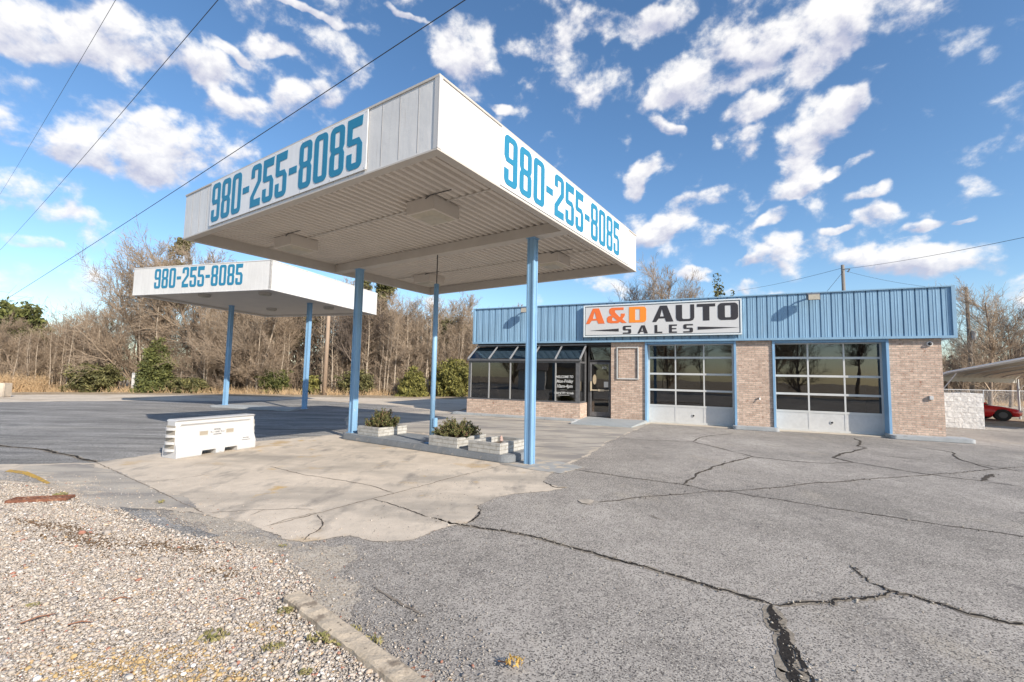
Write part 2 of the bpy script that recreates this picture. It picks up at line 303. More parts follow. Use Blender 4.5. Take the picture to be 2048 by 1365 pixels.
CRACKS= [([(-0.933, 5.397), (-0.65, 5.2), (-0.481, 5.143), (-0.036, 5.006), (0.228, 4.868), (0.564, 4.607), (0.865, 4.373), (1.114, 4.215), (1.42, 3.973), (1.668, 3.74), (1.858, 3.586), (1.982, 3.508)], 0.035, 'tar'), ([(1.982, 3.508), (2.184, 3.538), (2.469, 3.541), (2.591, 3.599), (2.922, 3.675), (3.078, 3.764)], 0.03, 'tar'), ([(3.028, 3.893), (3.078, 3.764), (3.117, 3.716), (3.243, 3.586), (3.446, 3.4), (3.627, 3.301), (3.799, 3.149)], 0.03, 'tar'), ([(3.156, 4.266), (3.087, 4.106), (3.028, 3.893)], 0.012, 'tar'), ([(1.982, 3.508), (1.9, 3.317), (1.846, 3.135), (1.751, 2.951), (1.695, 2.845), (1.66, 2.712), (1.629, 2.615), (1.604, 2.507)], 0.075, 'tar'), ([(1.803, 3.027), (1.802, 2.947), (1.763, 2.847), (1.73, 2.731), (1.671, 2.617)], 0.03, 'tar'), ([(0.88, 8.428), (1.581, 8.024), (2.303, 7.556), (2.751, 7.286), (3.055, 6.936), (3.283, 6.894), (3.961, 6.356), (4.6, 5.9), (5.073, 5.557), (5.713, 5.137), (6.04, 4.946)], 0.035, 'thin'), ([(1.188, 6.188), (1.995, 6.548), (2.527, 6.696), (2.897, 6.865), (3.588, 7.006), (4.87, 7.523), (6.229, 7.959), (7.477, 8.342), (9.275, 8.986), (10.61, 9.455)], 0.035, 'thin'), ([(2.751, 7.286), (3.103, 7.769), (3.423, 8.272), (4.273, 9.142), (5.328, 10.034)], 0.06, 'thin'), ([(3.054, 12.641), (3.783, 12.352), (4.893, 12.222), (5.158, 11.022), (5.328, 10.034), (5.809, 9.618), (6.443, 9.41), (7.176, 9.537), (7.683, 8.528), (8.222, 7.976), (8.478, 7.575)], 0.05, 'thin'), ([(4.893, 12.222), (5.422, 13.075), (6.192, 13.731), (6.913, 14.191)], 0.06, 'thin'), ([(7.176, 9.537), (7.156, 10.108), (7.652, 10.607), (9.096, 11.647), (9.076, 11.971), (9.819, 12.779), (10.301, 13.654)], 0.09, 'thin'), ([(8.247, 10.949), (8.902, 10.172), (9.911, 9.595), (9.939, 8.863)], 0.035, 'thin'), ([(10.748, 12.01), (10.874, 11.249), (9.996, 10.167), (9.616, 9.113)], 0.06, 'thin'), ([(9.121, 8.613), (8.76, 8.413), (8.184, 7.973)], 0.12, 'thin'), ([(-2.571, 5.004), (-1.815, 6.123), (-1.593, 6.418), (-0.85, 7.54), (-0.021, 8.667)], 0.02, 'joint'), ([(-1.815, 6.123), (-1.44, 5.849), (-1.129, 5.576), (-0.933, 5.397)], 0.022, 'thin'), ([(-4.187, 8.032), (-3.319, 7.434), (-2.656, 7.141), (-2.065, 6.837), (-1.593, 6.418)], 0.015, 'joint'), ([(-2.232, 5.41), (-2.092, 5.201), (-1.998, 4.926), (-2.023, 4.578)], 0.02, 'thin'), ([(-7.333, 8.125), (-5.225, 6.616), (-3.535, 5.384)], 0.015, 'joint'), ([(-11.463, 9.908), (-10.603, 9.53), (-9.535, 9.274), (-8.394, 8.711), (-7.316, 8.126)], 0.06, 'tar'), ([(-5.368, 6.755), (-5.108, 6.935), (-4.894, 7.189), (-4.854, 7.446)], 0.01, 'joint'), ([(-3.535, 5.384), (-3.125, 5.528), (-2.662, 5.619), (-2.332, 5.599)], 0.01, 'joint'), ([(-2.975, 5.271), (-2.939, 5.58)], 0.01, 'joint'), ([(-2.624, 4.953), (-2.48, 5.248), (-2.284, 5.503)], 0.012, 'joint'), ([(-1.071, 3.669), (-0.847, 3.473), (-0.646, 3.31), (-0.558, 3.222)], 0.02, 'dirt'), ([(1.704, 5.677), (1.837, 5.437)], 0.02, 'dirt'), ([(-4.379, 12.489), (-5.759, 13.811), (-6.468, 12.83)], 0.03, 'joint')]
CONC= [(-10.06, 7.59), (-8.617, 7.774), (-7.256, 8.041), (-6.933, 9.155), (-5.985, 10.781), (-4.416, 12.591), (-5.851, 16.117), (-6.68, 18.934), (-2.647, 20.717), (5.144, 16.789), (4.254, 15.075), (2.52, 11.819), (1.731, 9.886), (0.978, 8.483), (0.674, 7.824), (0.549, 7.272), (0.705, 6.934), (0.884, 6.979), (0.41, 6.65), (0.014, 6.484), (-0.191, 6.313), (-0.401, 5.919), (-0.342, 5.708), (-0.46, 5.211), (-0.758, 4.965), (-1.011, 4.673), (-1.276, 4.631), (-1.623, 4.767), (-1.866, 4.614), (-2.011, 4.552), (-2.242, 4.621), (-2.599, 4.861), (-2.907, 5.117), (-3.586, 5.381), (-4.117, 5.544), (-4.594, 5.472), (-5.319, 5.673), (-5.998, 6.168), (-7.939, 6.022)]
GRAV= [(-11.308, 6.446), (-9.196, 6.952), (-7.318, 6.626), (-6.442, 6.404), (-5.936, 6.173), (-5.166, 5.64), (-4.561, 5.435), (-3.845, 4.979), (-3.051, 4.605), (-2.621, 4.468), (-2.078, 4.253), (-1.669, 3.856), (-1.422, 3.565), (-1.519, 3.447), (-1.598, 3.371), (-0.405, 2.558), (-0.13, 2.149), (-0.796, 1.164), (-2.136, 1.148), (-10.609, 3.942)]
PATCH= [(-4.688, 5.547), (-4.227, 5.456), (-3.673, 5.072), (-3.204, 4.827), (-2.893, 4.683), (-3.024, 4.566), (-3.343, 4.631), (-3.808, 4.932)]
PATCH2= [(-9.409, 7.109), (-8.123, 7.337), (-7.65, 7.268), (-6.998, 6.907), (-6.526, 6.541), (-6.833, 6.575), (-7.414, 6.711), (-8.612, 6.52)]
YEL= [(-8.016, 7.385), (-7.614, 7.272), (-7.064, 6.934), (-6.563, 6.597), (-6.566, 6.538), (-7.038, 6.838), (-7.508, 7.101), (-7.937, 7.242)]
LOTFAR= [(-23.404, 20.846), (-21.405, 22.337), (-18.799, 23.686), (-15.347, 24.407), (-12.505, 26.946), (-8.897, 25.147), (-5.742, 23.574), (-2.477, 19.407)]
CHUNK= [(0.928, 6.243), (1.042, 6.325), (1.156, 6.234), (1.065, 6.063), (0.96, 6.102)]
LIPS= [[(0.554, 7.34), (0.63, 7.115), (0.747, 6.907), (0.895, 6.949)], [(-0.46, 5.211), (-0.342, 5.708), (-0.401, 5.919)]]
TUFTS= [(-3.274, 3.252), (-1.8, 2.924), (-1.359, 2.846), (-1.525, 3.238), (-0.987, 2.899), (-1.39, 2.821), (-1.099, 2.606), (-1.142, 2.904), (-0.684, 2.69), (-0.986, 3.028), (-0.823, 2.914), (-4.329, 5.74), (-2.133, 4.405), (-5.767, 5.937)]
STICKS= [(-3.041, 3.06), (-3.1, 3.18), (-2.721, 3.013), (-2.737, 3.328), (-3.576, 3.517)]
DUSTY= [(-4.117, 5.544), (-3.611, 5.418), (-2.844, 5.104), (-2.266, 4.62), (-1.964, 4.502), (-1.537, 4.525), (-1.36, 4.288), (-1.311, 3.781), (-1.048, 3.465), (-1.061, 3.191), (-1.33, 3.346), (-1.71, 3.855), (-2.167, 4.248), (-2.801, 4.524), (-3.123, 4.862), (-3.761, 5.152)]
GREYC= [(-4.54, 13.019), (-6.517, 18.479), (-2.576, 20.172), (4.992, 16.591), (4.22, 15.07), (2.512, 11.907), (1.708, 10.008), (0.966, 8.621), (0.366, 8.204), (-0.18, 8.603), (-0.72, 10.986), (-2.427, 13.005), (-3.782, 13.256)]
GREYL= [(-8.075, 7.742), (-7.18, 7.959), (-6.296, 7.391), (-5.07, 6.512), (-3.959, 5.832), (-3.689, 5.531), (-4.162, 5.602), (-4.66, 5.548), (-5.321, 5.738), (-6.12, 6.429), (-7.166, 6.959)]

sheet('ground', [(-500,-300),(500,-300),(500,700),(-500,700)], -.012, m_dirt)
lot = [(-60,-14),(60,-14),(60,4),(30,12),(22,17.2),(16,21.5),(12,24),(4,26),(-2.4,19.5)] + [p for p in LOTFAR[::-1]] + [(-32,15),(-60,4)]
sheet('parking_lot', ragged(lot, .3, .06, 3), 0, m_asph)
side = [(-7.25,8.04),(-6.93,9.155),(-5.985,10.78),(-4.42,12.6),(-4.6,14.5),(-5.2,16.3),(-6.0,19.5),(-5.742,23.574)] + LOTFAR[:6][::-1] + [(-32,15),(-60,4),(-60,-10),(-30,3),(-14,7.2),(-10.06,7.59),(-8.617,7.774)]
sheet('dark_asphalt', ragged(side, .25, .04, 4), .003, m_asph2)
sheet('concrete_pad', ragged(CONC, .035, .022, 5), .0055, m_conc)
m_dusty = mat('dusty_ground', (.46,.405,.33), .95, 0, .12, noise=[(3,.12,None),(60,.25,None)], spots=[(2.6,.50,.62,(.30,.275,.245),None)], specks=[(95,.85,.9,(.55,.50,.43)),(110,.8,.85,(.2,.18,.16))], bump=(70,.01))
sheet('dusty_ground', ragged(DUSTY, .035, .05, 16), .0028, m_dusty)
sheet('asphalt_patch', ragged(PATCH, .035, .018, 6), .009, m_asph2)
sheet('asphalt_patch', ragged(PATCH2, .1, .03, 6), .009, m_asph)
sheet('grey_concrete', ragged(GREYC, .06, .04, 17), .0068, mat('grey_streaked_concrete', (.43,.39,.335), .9, 0, .12, noise=[(.5,.15,None),(70,.12,None)], spots=[(.9,.46,.62,(.27,.25,.23),(.45,1.6,1)),(2.4,.55,.68,(.55,.48,.38),(.5,1.7,1))], bump=(60,.004)))
sheet('grey_concrete', ragged(GREYL, .05, .05, 18), .0068, mat('grey_streaked_concrete', (.4,.4,.4)))
sheet('painted_line', YEL, .0125, m_yellow)
sheet('gravel_bed', ragged(GRAV, .06, .045, 8), .007, m_grav)
farg = [(-60,4),(-32,15)] + LOTFAR + [(-2.4,20.5),(-1.6,27),(-1,31),(-7,31),(-14,30),(-24,29),(-31,25),(-40,20),(-70,8)]
sheet('gravel_strip', ragged(farg, .5, .25, 9), -.006, m_gravfar)
sheet('concrete_chunk', CHUNK, .010, m_conc)
def vnoise(seed):
    r_ = random.Random(seed); tab = [r_.uniform(-1, 1) for _ in range(2048)]
    def f(x):
        i = int(math.floor(x)); t = x-i; t = t*t*(3-2*t); return tab[i % 2048]*(1-t)+tab[(i+1) % 2048]*t
    return f
def ribbons(name, items, z, m, seed):
    mb = MB()
    for idx, pts, w, step in items:
        P = [Vector(p) for p in pts]; line = []; v1, v2 = vnoise(idx), vnoise(idx+500); e1, e2 = vnoise(idx*3+seed), vnoise(idx*5+seed+9); u = 0
        for a, b in zip(P, P[1:]):
            l = (b-a).length; k = max(1, int(l/step)); nrm = Vector((-(b-a).y, (b-a).x)).normalized()
            for j in range(k):
                t = j/k; x = u+t*l; en = min(1, 4*t, 4*(1-t))
                line.append((a.lerp(b, t)+nrm*en*((.004 if name == 'pavement_joint' else .035)*v1(x*3.1)+.014*v2(x*14)+.005*v2(x*45+7)), x))
            u += l
        line.append((P[-1], u)); n = len(line); vs = []
        for i, (p, x) in enumerate(line):
            d = (line[min(i+1, n-1)][0]-line[max(i-1, 0)][0]).normalized(); nn = Vector((-d.y, d.x)); J = min(1, .045/w); f = min(1, .1+min(i, n-1-i)*step/.12)*.5*w
            a = p+nn*f*max(.15, 1+J*(.55*e1(x*5)+.5*e1(x*23+3)+.3*e1(x*70))); b = p-nn*f*max(.15, 1+J*(.55*e2(x*5)+.5*e2(x*23+3)+.3*e2(x*70))); zz = z+(.0055 if idx > 14 else 0)+(idx % 3)*.0004; vs += [(a.x, a.y, zz), (b.x, b.y, zz)]
        mb.add(vs, [(2*i, 2*i+1, 2*i+3, 2*i+2) for i in range(n-1)])
    o = mb.build(name, m); o['kind'] = 'structure'; return o
def cr_items(kinds, f): return [(i, p, w*f, .02 if p[0][1] < 7 else .05) for i, (p, w, k) in enumerate(CRACKS) if k in kinds]
m_dust = mat('crack_dust', (.27,.235,.19), .95, 0, .1, noise=[(25,.3,None)], bump=(60,.006))
ribbons('crack_edge', [c for c in cr_items(('tar',), 1.7) if c[0] != 5], .0025, m_dust, 11)
ribbons('pavement_crack', cr_items(('tar',), .85), .0055, m_tar, 1)
ribbons('pavement_crack', cr_items(('thin',), .62), .0040, m_thin, 2)
ribbons('pavement_joint', cr_items(('joint','dirt'), .9), .0030, m_joint, 3)
ribbons('pavement_crack', [(90, LIPS[0], .025, .02), (91, LIPS[1], .02, .02)], .0035, m_tar, 4)

# loose stones: an icosphere-like pebble deformed and copied into one mesh
def pebbles(name, pos, size, tone, m, flat=.6):
    ico = []; g = (1+5**.5)/2
    for a in (-1, 1):
        for b in (-g, g): ico += [(0,a,b),(a,b,0),(b,0,a)]
    ico = np.array(ico)/np.hypot(1, g)
    import itertools
    fs = [t for t in itertools.combinations(range(12), 3) if all(abs(np.linalg.norm(ico[t[i]]-ico[t[(i+1) % 3]])-1.0515) < .02 for i in range(3))]
    F = []
    for t in fs:
        n = np.cross(ico[t[1]]-ico[t[0]], ico[t[2]]-ico[t[0]]); F.append(t if n@ico[t[0]] > 0 else (t[0], t[2], t[1]))
    F = np.array(F); n = len(pos)
    sc = size[:, None]*np.stack([rng.uniform(.7,1.4,n), rng.uniform(.6,1.1,n), rng.uniform(.35,.8,n)*flat/.6], 1)
    V = ico[None]*sc[:, None]*rng.uniform(.82,1.15,(n,12,1))
    th = rng.uniform(0, 6.28, n); c, s = np.cos(th)[:, None], np.sin(th)[:, None]; tl = rng.normal(0,.3,n)[:, None]
    x, y, z = V[..., 0], V[..., 1], V[..., 2]; z, x = z*np.cos(tl)+x*np.sin(tl), x*np.cos(tl)-z*np.sin(tl)
    V = np.stack([x*c-y*s, x*s+y*c, z], -1) + pos[:, None]
    FF = (F[None]+12*np.arange(n)[:, None, None]).reshape(-1, 3)
    T = np.repeat(tone, 20, 0)*rng.uniform(.9,1.1,(n*20,1))
    return numesh(name, V.reshape(-1, 3), FF, m, T, smooth=False)
def inside(P, poly):
    r = np.zeros(len(P), bool); n = len(poly)
    for i in range(n):
        (x0, y0), (x1, y1) = poly[i], poly[(i+1) % n]
        c = ((y0 > P[:, 1]) != (y1 > P[:, 1])) & (P[:, 0] < (x1-x0)*(P[:, 1]-y0)/((y1-y0)+1e-9)+x0); r ^= c
    return r
def edgedist(P, poly):
    d = np.full(len(P), 9.)
    for i in range(len(poly)):
        a, b = np.array(poly[i]), np.array(poly[(i+1) % len(poly)]); t = np.clip(((P-a)@(b-a))/((b-a)@(b-a)+1e-9), 0, 1)
        d = np.minimum(d, np.linalg.norm(P-(a+t[:, None]*(b-a)), axis=1))
    return d
def stone_tone(n):
    base = np.array([[.45,.39,.31],[.36,.315,.26],[.53,.47,.385],[.25,.225,.195],[.48,.385,.28],[.72,.69,.62],[.38,.18,.12],[.44,.30,.16]])
    return base[rng.choice(8, n, p=[.32,.22,.20,.08,.12,.025,.015,.02])]*rng.uniform(.92,1.22,(n,1))*np.array([.97,.98,1.04])
KERB_A, KERB_B = Vector((-1.56,3.42)), Vector((-.12,2.20))
def gravel():
    N = 640000
    P = np.stack([rng.uniform(-8.5,-.1,N), rng.uniform(2.0,7.3,N)], 1)
    dist = np.hypot(P[:, 0], P[:, 1]); ins = inside(P, GRAV) ; ed = edgedist(P, GRAV)
    vis = (P[:, 0] > -1.19*P[:, 1]-.1) & (P[:, 1] > 2.35)
    keep = ins & vis & (rng.random(N) < np.clip(1.25-dist*.07, .3, 1)*np.clip(.35+ed*3, 0, 1))
    spill = ~ins & vis & (rng.random(N) < .30*np.exp(-ed/.22)) & (P[:, 1] > 2.4)
    spill2 = ~ins & vis & (rng.random(N) < .012*np.exp(-ed/.9))
    A = P[keep | spill | spill2]; n = len(A)
    sz = np.clip(rng.lognormal(-5.28,.50,n), .0028, .021)
    spl = (~inside(A, GRAV)); sz[spl] *= .7
    big = rng.random(n) < .006; sz[big] *= 1.9
    t = stone_tone(n)
    far_ = ~inside(A, GRAV); t[far_] *= .85
    def patch(cx, cy, rx, ry, col, pr, a=0):
        dx, dy = A[:, 0]-cx, A[:, 1]-cy; q = ((dx*cos(a)+dy*sin(a))/rx)**2+((-dx*sin(a)+dy*cos(a))/ry)**2
        w = rng.random(n) < pr*np.exp(-q)
        t[w] = np.array(col)*rng.uniform(.7,1.2,(w.sum(),1))
    for (cx, cy, rx, ry) in ((-4.0,4.45,.6,.14),(-3.25,4.35,.28,.09),(-4.6,4.8,.5,.08),(-2.38,3.85,.2,.07),(-2.9,4.3,.3,.08),(-5.0,4.9,.4,.05)):
        patch(cx, cy, rx, ry, (.15,.10,.06), .5, -.3)
    for (cx, cy, rx, ry) in ((-1.95,2.72,.35,.12),(-2.2,2.6,.3,.1),(-1.5,2.55,.3,.06),(-1.55,3.05,.15,.08),(-1.55,2.5,.2,.1)):
        patch(cx, cy, rx, ry, (.47,.33,.16), .4)
    pos = np.column_stack([A, np.where(spl, .006, .009)+sz*.25+rng.uniform(0,.012,n)*(~spl)])
    o = link('gravel', pebbles('gravel', pos, sz, t, attr_mat('stone')))
    o['kind'] = 'stuff'; tag(o, 'pale mixed gravel with pink and white stones spread over the near left corner', 'gravel')
gravel()

def crumbs():
    A = []; 
    for p, w, k in CRACKS:
        if k == 'joint' or p[0][1] > 9: continue
        for a, b in zip(p, p[1:]):
            a, b = np.array(a), np.array(b); n = int(np.linalg.norm(b-a)*(70 if k == 'tar' else 25))
            A.append(a+(b-a)*rng.random((n,1))+rng.normal(0, .012+w*.6, (n,2)))
    A = np.concatenate(A); n = len(A); sz = np.clip(rng.lognormal(-5.3,.5,n), .0025, .014)
    t = np.array([[.16,.145,.13],[.30,.27,.23],[.09,.08,.075],[.42,.38,.32]])[rng.choice(4, n, p=[.35,.3,.2,.15])]*rng.uniform(.8,1.2,(n,1))
    B = np.stack([rng.uniform(-2,3.2,5200), rng.uniform(2.4,8,5200)], 1); m_ = len(B); B = B[(B[:,0] < 1.2*B[:,1]) & (B[:,0] > -1.6+.0*B[:,1])]
    m_ = len(B); A = np.concatenate([A, B]); sz = np.concatenate([sz, np.clip(rng.lognormal(-5.7,.45,m_), .002, .009)]); t = np.concatenate([t, np.array([[.45,.41,.35],[.16,.15,.14],[.30,.27,.23]])[rng.choice(3, m_, p=[.45,.3,.25])]])
    o = link('grit', pebbles('grit', np.column_stack([A, np.full(len(A), .008)]), sz, t, attr_mat('grit_stone'))); o['kind'] = 'stuff'; tag(o, 'loose grit and crumbled asphalt along the cracks', 'grit')
crumbs()

# concrete kerb strip at the edge of the gravel
d = (KERB_B-KERB_A); Lk = d.length; t = thing('kerb', 'weathered tan concrete kerb strip between the gravel and the asphalt in front', 'kerb', (KERB_A.x, KERB_A.y, 0), math.atan2(d.y, d.x))
m_kerb = mat('kerb_concrete', (.52,.43,.32), .95, noise=[(5,.15,None),(60,.2,None)], spots=[(7,.56,.66,(.24,.19,.14),None),(30,.62,.68,(.16,.13,.10),None)], bump=(50,.01))
mb = MB(); nseg = 40; rr = random.Random(4)
prof = lambda x: [(-.07,0),(-.065,.05),(-.05,.062),(.05,.06),(.065,.048),(.07,0)]
vs = []; fs = []
for i in range(nseg+1):
    for (yy, zz) in prof(i): vs.append((i*Lk*1.3/nseg, yy+rr.uniform(-.004,.004), zz+rr.uniform(-.004,.004)-.012*(i/nseg)))
for i in range(nseg):
    for k in range(5): fs.append((i*6+k, i*6+k+1, (i+1)*6+k+1, (i+1)*6+k))
fs.append(tuple(range(5,-1,-1))); mb.add(vs, fs); mb.build('kerb_stone', m_kerb, t)

# rusty drain grate lying in the gravel
t = thing('drain_grate', 'rusty brown drain grate bedded in the gravel at far left', 'grate', (-5.79,5.72,.02), math.atan2(.17,.6)); t.scale = (.84,.66,1)
m_rust = mat('rust', (.20,.085,.05), .9, noise=[(20,.35,None)], spots=[(14,.55,.65,(.36,.22,.14),None)], bump=(60,.006))
mb = MB(); mb.box(-.36,.36,-.135,-.105,0,.035); mb.box(-.36,.36,.105,.135,0,.035); mb.box(-.36,-.33,-.105,.105,0,.035); mb.box(.33,.36,-.105,.105,0,.035); mb.build('frame', m_rust, t, bevel=.004)
mb = MB()
for i in range(9): mb.box(-.31+i*.07,-.275+i*.07,-.105,.105,.004,.028)
mb.box(-.33,.33,-.012,.012,.006,.03); mb.build('bars', m_rust, t)
mb = MB(); mb.box(-.33,.33,-.105,.105,-.01,.001); mb.build('pit', m_tar, t)

# ---------------------------------------------------------------- paints
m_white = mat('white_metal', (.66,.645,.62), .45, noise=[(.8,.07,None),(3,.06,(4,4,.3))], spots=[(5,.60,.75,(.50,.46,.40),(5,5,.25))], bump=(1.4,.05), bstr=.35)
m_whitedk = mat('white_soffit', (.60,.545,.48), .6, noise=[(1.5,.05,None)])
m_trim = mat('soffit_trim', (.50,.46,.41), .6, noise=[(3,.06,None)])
m_banner = mat('banner_white', (.72,.72,.72), .5, noise=[(1.2,.04,None),(4,.04,(4,4,.3))])
m_num = mat('number_blue', (.02,.20,.34), .5)
m_blue = mat('blue_paint', (.21,.38,.57), .5, noise=[(2,.09,None),(6,.08,(4,4,.25))], spots=[(9,.68,.73,(.42,.45,.46),None),(40,.72,.76,(.20,.13,.09),None)])
m_bluerib = mat('blue_ribbed_metal', (.225,.375,.515), .5, noise=[(.7,.08,None),(6,.10,(4,4,.3))], spots=[(3,.62,.78,(.30,.41,.49),(3,3,.3))])
m_blue2 = mat('deep_blue_paint', (.09,.25,.46), .45, noise=[(2,.05,None)])
m_isl = mat('grey_painted_concrete', (.20,.215,.23), .8, noise=[(4,.12,None),(40,.12,None)], spots=[(9,.60,.68,(.30,.29,.27),None)], bump=(50,.004))
m_isl2 = mat('pale_grey_painted_concrete', (.36,.38,.39), .8, noise=[(3,.12,None),(40,.12,None)], spots=[(6,.60,.70,(.25,.24,.22),None)], bump=(50,.004))
m_black = mat('black', (.02,.02,.022), .6)
m_lens = mat('cloudy_lens', (.44,.40,.32), .35, noise=[(8,.12,None)])
m_seam = mat('seam_grey', (.33,.32,.31), .6)
m_wire = mat('cable', (.03,.03,.035), .6)
m_galv = mat('galvanised', (.55,.56,.57), .45, metal=.4, noise=[(6,.1,None)])

# ---------------------------------------------------------------- phone number lettering
def arc(cx, cz, r, a0, a1, n=6): return [(cx+r*cos(a0+(a1-a0)*i/n), cz+r*sin(a0+(a1-a0)*i/n)) for i in range(n+1)]
def rr_(x0, z0, x1, z1, r): return arc(x1-r, z0+r, r, -pi/2, 0)+arc(x1-r, z1-r, r, 0, pi/2)+arc(x0+r, z1-r, r, pi/2, pi)+arc(x0+r, z0+r, r, pi, 1.5*pi)
W_, S_, H_ = .46, .155, .125
def digit(c):
    w, s, h, r, q = W_, S_, H_, .13, .03
    BR = arc(w-r, r, r, -pi/2, 0); TR = arc(w-r, 1-r, r, 0, pi/2); TL = arc(r, 1-r, r, pi/2, pi); BL = arc(r, r, r, pi, 1.5*pi)
    if c == '0': return [BR+TR+TL+BL, rr_(s, h, w-s, 1-h, q)]
    if c == '8': return [BR+[(w,.42),(w-.045,.5),(w,.58)]+TR+TL+[(0,.58),(.045,.5),(0,.42)]+BL, rr_(s,.565,w-s,1-h,q), rr_(s,h,w-s,.44,q)]
    if c == '9': return [BR+TR+TL+[(0,.56),(.07,.455),(w-s,.455),(w-s,h),(s,h),(s,.32),(0,.32)]+BL, rr_(s,.565,w-s,1-h,q)]
    if c == '5': return [BR+[(w,.46),(w-.10,.595),(s,.595),(s,1-.19),(w-.02,1-.19),(w,1),(0,1),(0,.52),(.06,.475),(w-s,.475),(w-s,h),(s,h),(s,.32),(0,.32)]+BL]
    if c == '2': return [[(0,0),(w,0),(w,.17),(s+.01,.17),(s+.01,.24),(w,.56)]+TR+TL+[(0,.70),(s,.70),(s,1-h),(w-s,1-h),(w-s,.60),(0,.26)]]
    if c == '-': return [[(0,.41),(.30,.41),(.30,.56),(0,.56)]]
def phone(name, width, height, m, italic=.0):
    s = '980-255-8085'; loops = []; x = 0; gap = .085
    for i, c in enumerate(s):
        for lp in digit(c): loops.append([((p[0]+x)*1.0, p[1]) for p in lp])
        x += (.30 if c == '-' else W_)+gap
    tot = x-gap
    loops = [[((p[0]/tot*width)+italic*p[1]*height, p[1]*height) for p in lp] for lp in loops]
    return curve_mesh(name, loops, .004, m)

# ---------------------------------------------------------------- canopies
def post(parent, x, y, z0, z1, w=.155):
    e = MB(); h = w/2; g = .012; q = .032
    # square column with raised corner flanges
    e.box(x-h+g, x+h-g, y-h+g, y+h-g, z0, z1)
    for sx in (-1, 1):
        for sy in (-1, 1):
            e.box(x+sx*h, x+sx*(h-q), y+sy*h, y+sy*(h-q), z0+.001, z1-.001)
    o = e.build('post', m_blue, parent)
    b = MB(); b.box(x-h*1.45, x+h*1.45, y-h*1.45, y+h*1.45, z0, z0+.012)
    b.build('base_plate', m_blue, o)
    MB().box(x-h*1.3, x+h*1.3, y-h*1.3, y+h*1.3, z1-.012, z1-.001).build('cap_plate', m_blue, o)
    return o
def canopy(label, loc, th, L, W, zb, zt, posts, py, ribbed, z0s, group):
    t = thing('fuel_canopy', label, 'canopy', (loc[0], loc[1], 0), -th, group)
    e = MB(); T = .07
    # fascia: four sides with a coping
    def side(p0, p1, nrm, seams, pitch):
        p0, p1, nrm = Vector(p0), Vector(p1), Vector(nrm); l = (p1-p0).length; dr = (p1-p0)/l
        q = [p0, p1, p1-nrm*T, p0-nrm*T]
        e.hexa([(v.x, v.y, zb) for v in q], [(v.x, v.y, zt-.03) for v in q])
        if seams:
            k = int(l/pitch)
            for i in range(1, k):
                c = p0+dr*(i*l/k); a, b = c-dr*.005, c+dr*.005
                q = [a, b, b+nrm*.003, a+nrm*.003]; MB().hexa([(v.x, v.y, zb+.03) for v in q], [(v.x, v.y, zt-.04) for v in q]).build('seam', m_seam, t)
    side((0,0,0), (-L,0,0), (0,-1,0), ribbed, .335); side((0,W,0), (0,0,0), (1,0,0), False, .335)
    side((-L,W-T,0), (-L,T,0), (-1,0,0), False, .3); side((-T,W,0), (-L,W,0), (0,1,0), False, .3)
    e.build('fascia', m_white, t)
    e = MB(); k = .014   # top coping and bottom drip
    for (x0, x1, y0, y1) in ((-L-k,k,-k,T+k),(-L-k,k,W-T-k,W+k),(-L-k,-L+T+k,T+k,W-T-k),(-T-k,k,T+k,W-T-k)):
        e.box(x0, x1, y0, y1, zt-.03, zt)
    e.build('coping', m_trim if ribbed else m_white, t)
    e = MB(); k2 = .01
    for (x0, x1, y0, y1) in ((-L-k2,k2,-k2,T+.05),(-L-k2,k2,W-T-.05,W+k2),(-L-k2,-L+T+.05,T+.05,W-T-.05),(-T-.05,k2,T+.05,W-T-.05)):
        e.box(x0, x1, y0, y1, zb-.022, zb)
    e.build('drip_edge', m_trim if ribbed else m_white, t)
    if ribbed:
        e = MB(); e.box(-.06,.008,-.012,-.006,zb,zt-.03); e.box(.002,.016,-.012,.05,zb,zt-.03); e.build('corner_trim', mat('corner_grey', (.50,.49,.48), .5), t)
    zs = zb+(.2 if ribbed else .07)
    e = MB()
    if ribbed:
        x = -L+T; n = int((L-2*T)/.152); pt = (L-2*T)/n; xs = []
        for i in range(n):
            a = -L+T+i*pt; xs += [(a, zs), (a+pt*.42, zs), (a+pt*.56, zs+.045), (a+pt*.86, zs+.045)]
        xs.append((-T, zs)); vs = []; fs = []
        for (a, z) in xs: vs += [(a, T, z), (a, W-T, z)]
        for i in range(len(xs)-1): fs.append((2*i, 2*i+1, 2*i+3, 2*i+2))
        e.add(vs, fs)
    else:
        e.box(-L+T, -T, T, W-T, zs, zs+.02)
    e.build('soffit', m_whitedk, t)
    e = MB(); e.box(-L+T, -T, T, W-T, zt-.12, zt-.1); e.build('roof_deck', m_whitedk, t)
    e = MB(); b = .12
    if ribbed: e.box(-L+T, -T, py-b, py+b, zb, zs-.004)
    else: b = 0
    e.box(-L+T, -L+T+.05, T, py-b, zb, zs-.004); e.box(-L+T, -L+T+.05, py+b, W-T, zb, zs-.004)
    e.box(-L+T+.05, -T, W-T-.06, W-T, zb, zs-.004); e.box(-T-.04, -T, T, py-b, zb+.04, zs-.004); e.box(-T-.04, -T, py+b, W-T-.06, zb+.04, zs-.004)
    e.box(-L+T+.05, -T-.04, T, T+.05, zb+.04, zs-.004)
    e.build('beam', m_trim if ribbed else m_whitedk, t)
    if ribbed:
        e = MB(); e.box(-L+T+.05,-T-.04,1.66,1.70,zs-.012,zs-.003); e.box(-L+T+.05,-T-.04,5.6,5.63,zs-.012,zs-.003); e.build('seam', m_trim, t)
    for (px, z0) in zip(posts, z0s): post(t, -px, py, z0, zb if ribbed else zs)
    return t
TH1, TH2 = .5904, .2842
P1 = (-.9415, 5.2086); P2 = (-8.5845, 15.7336)
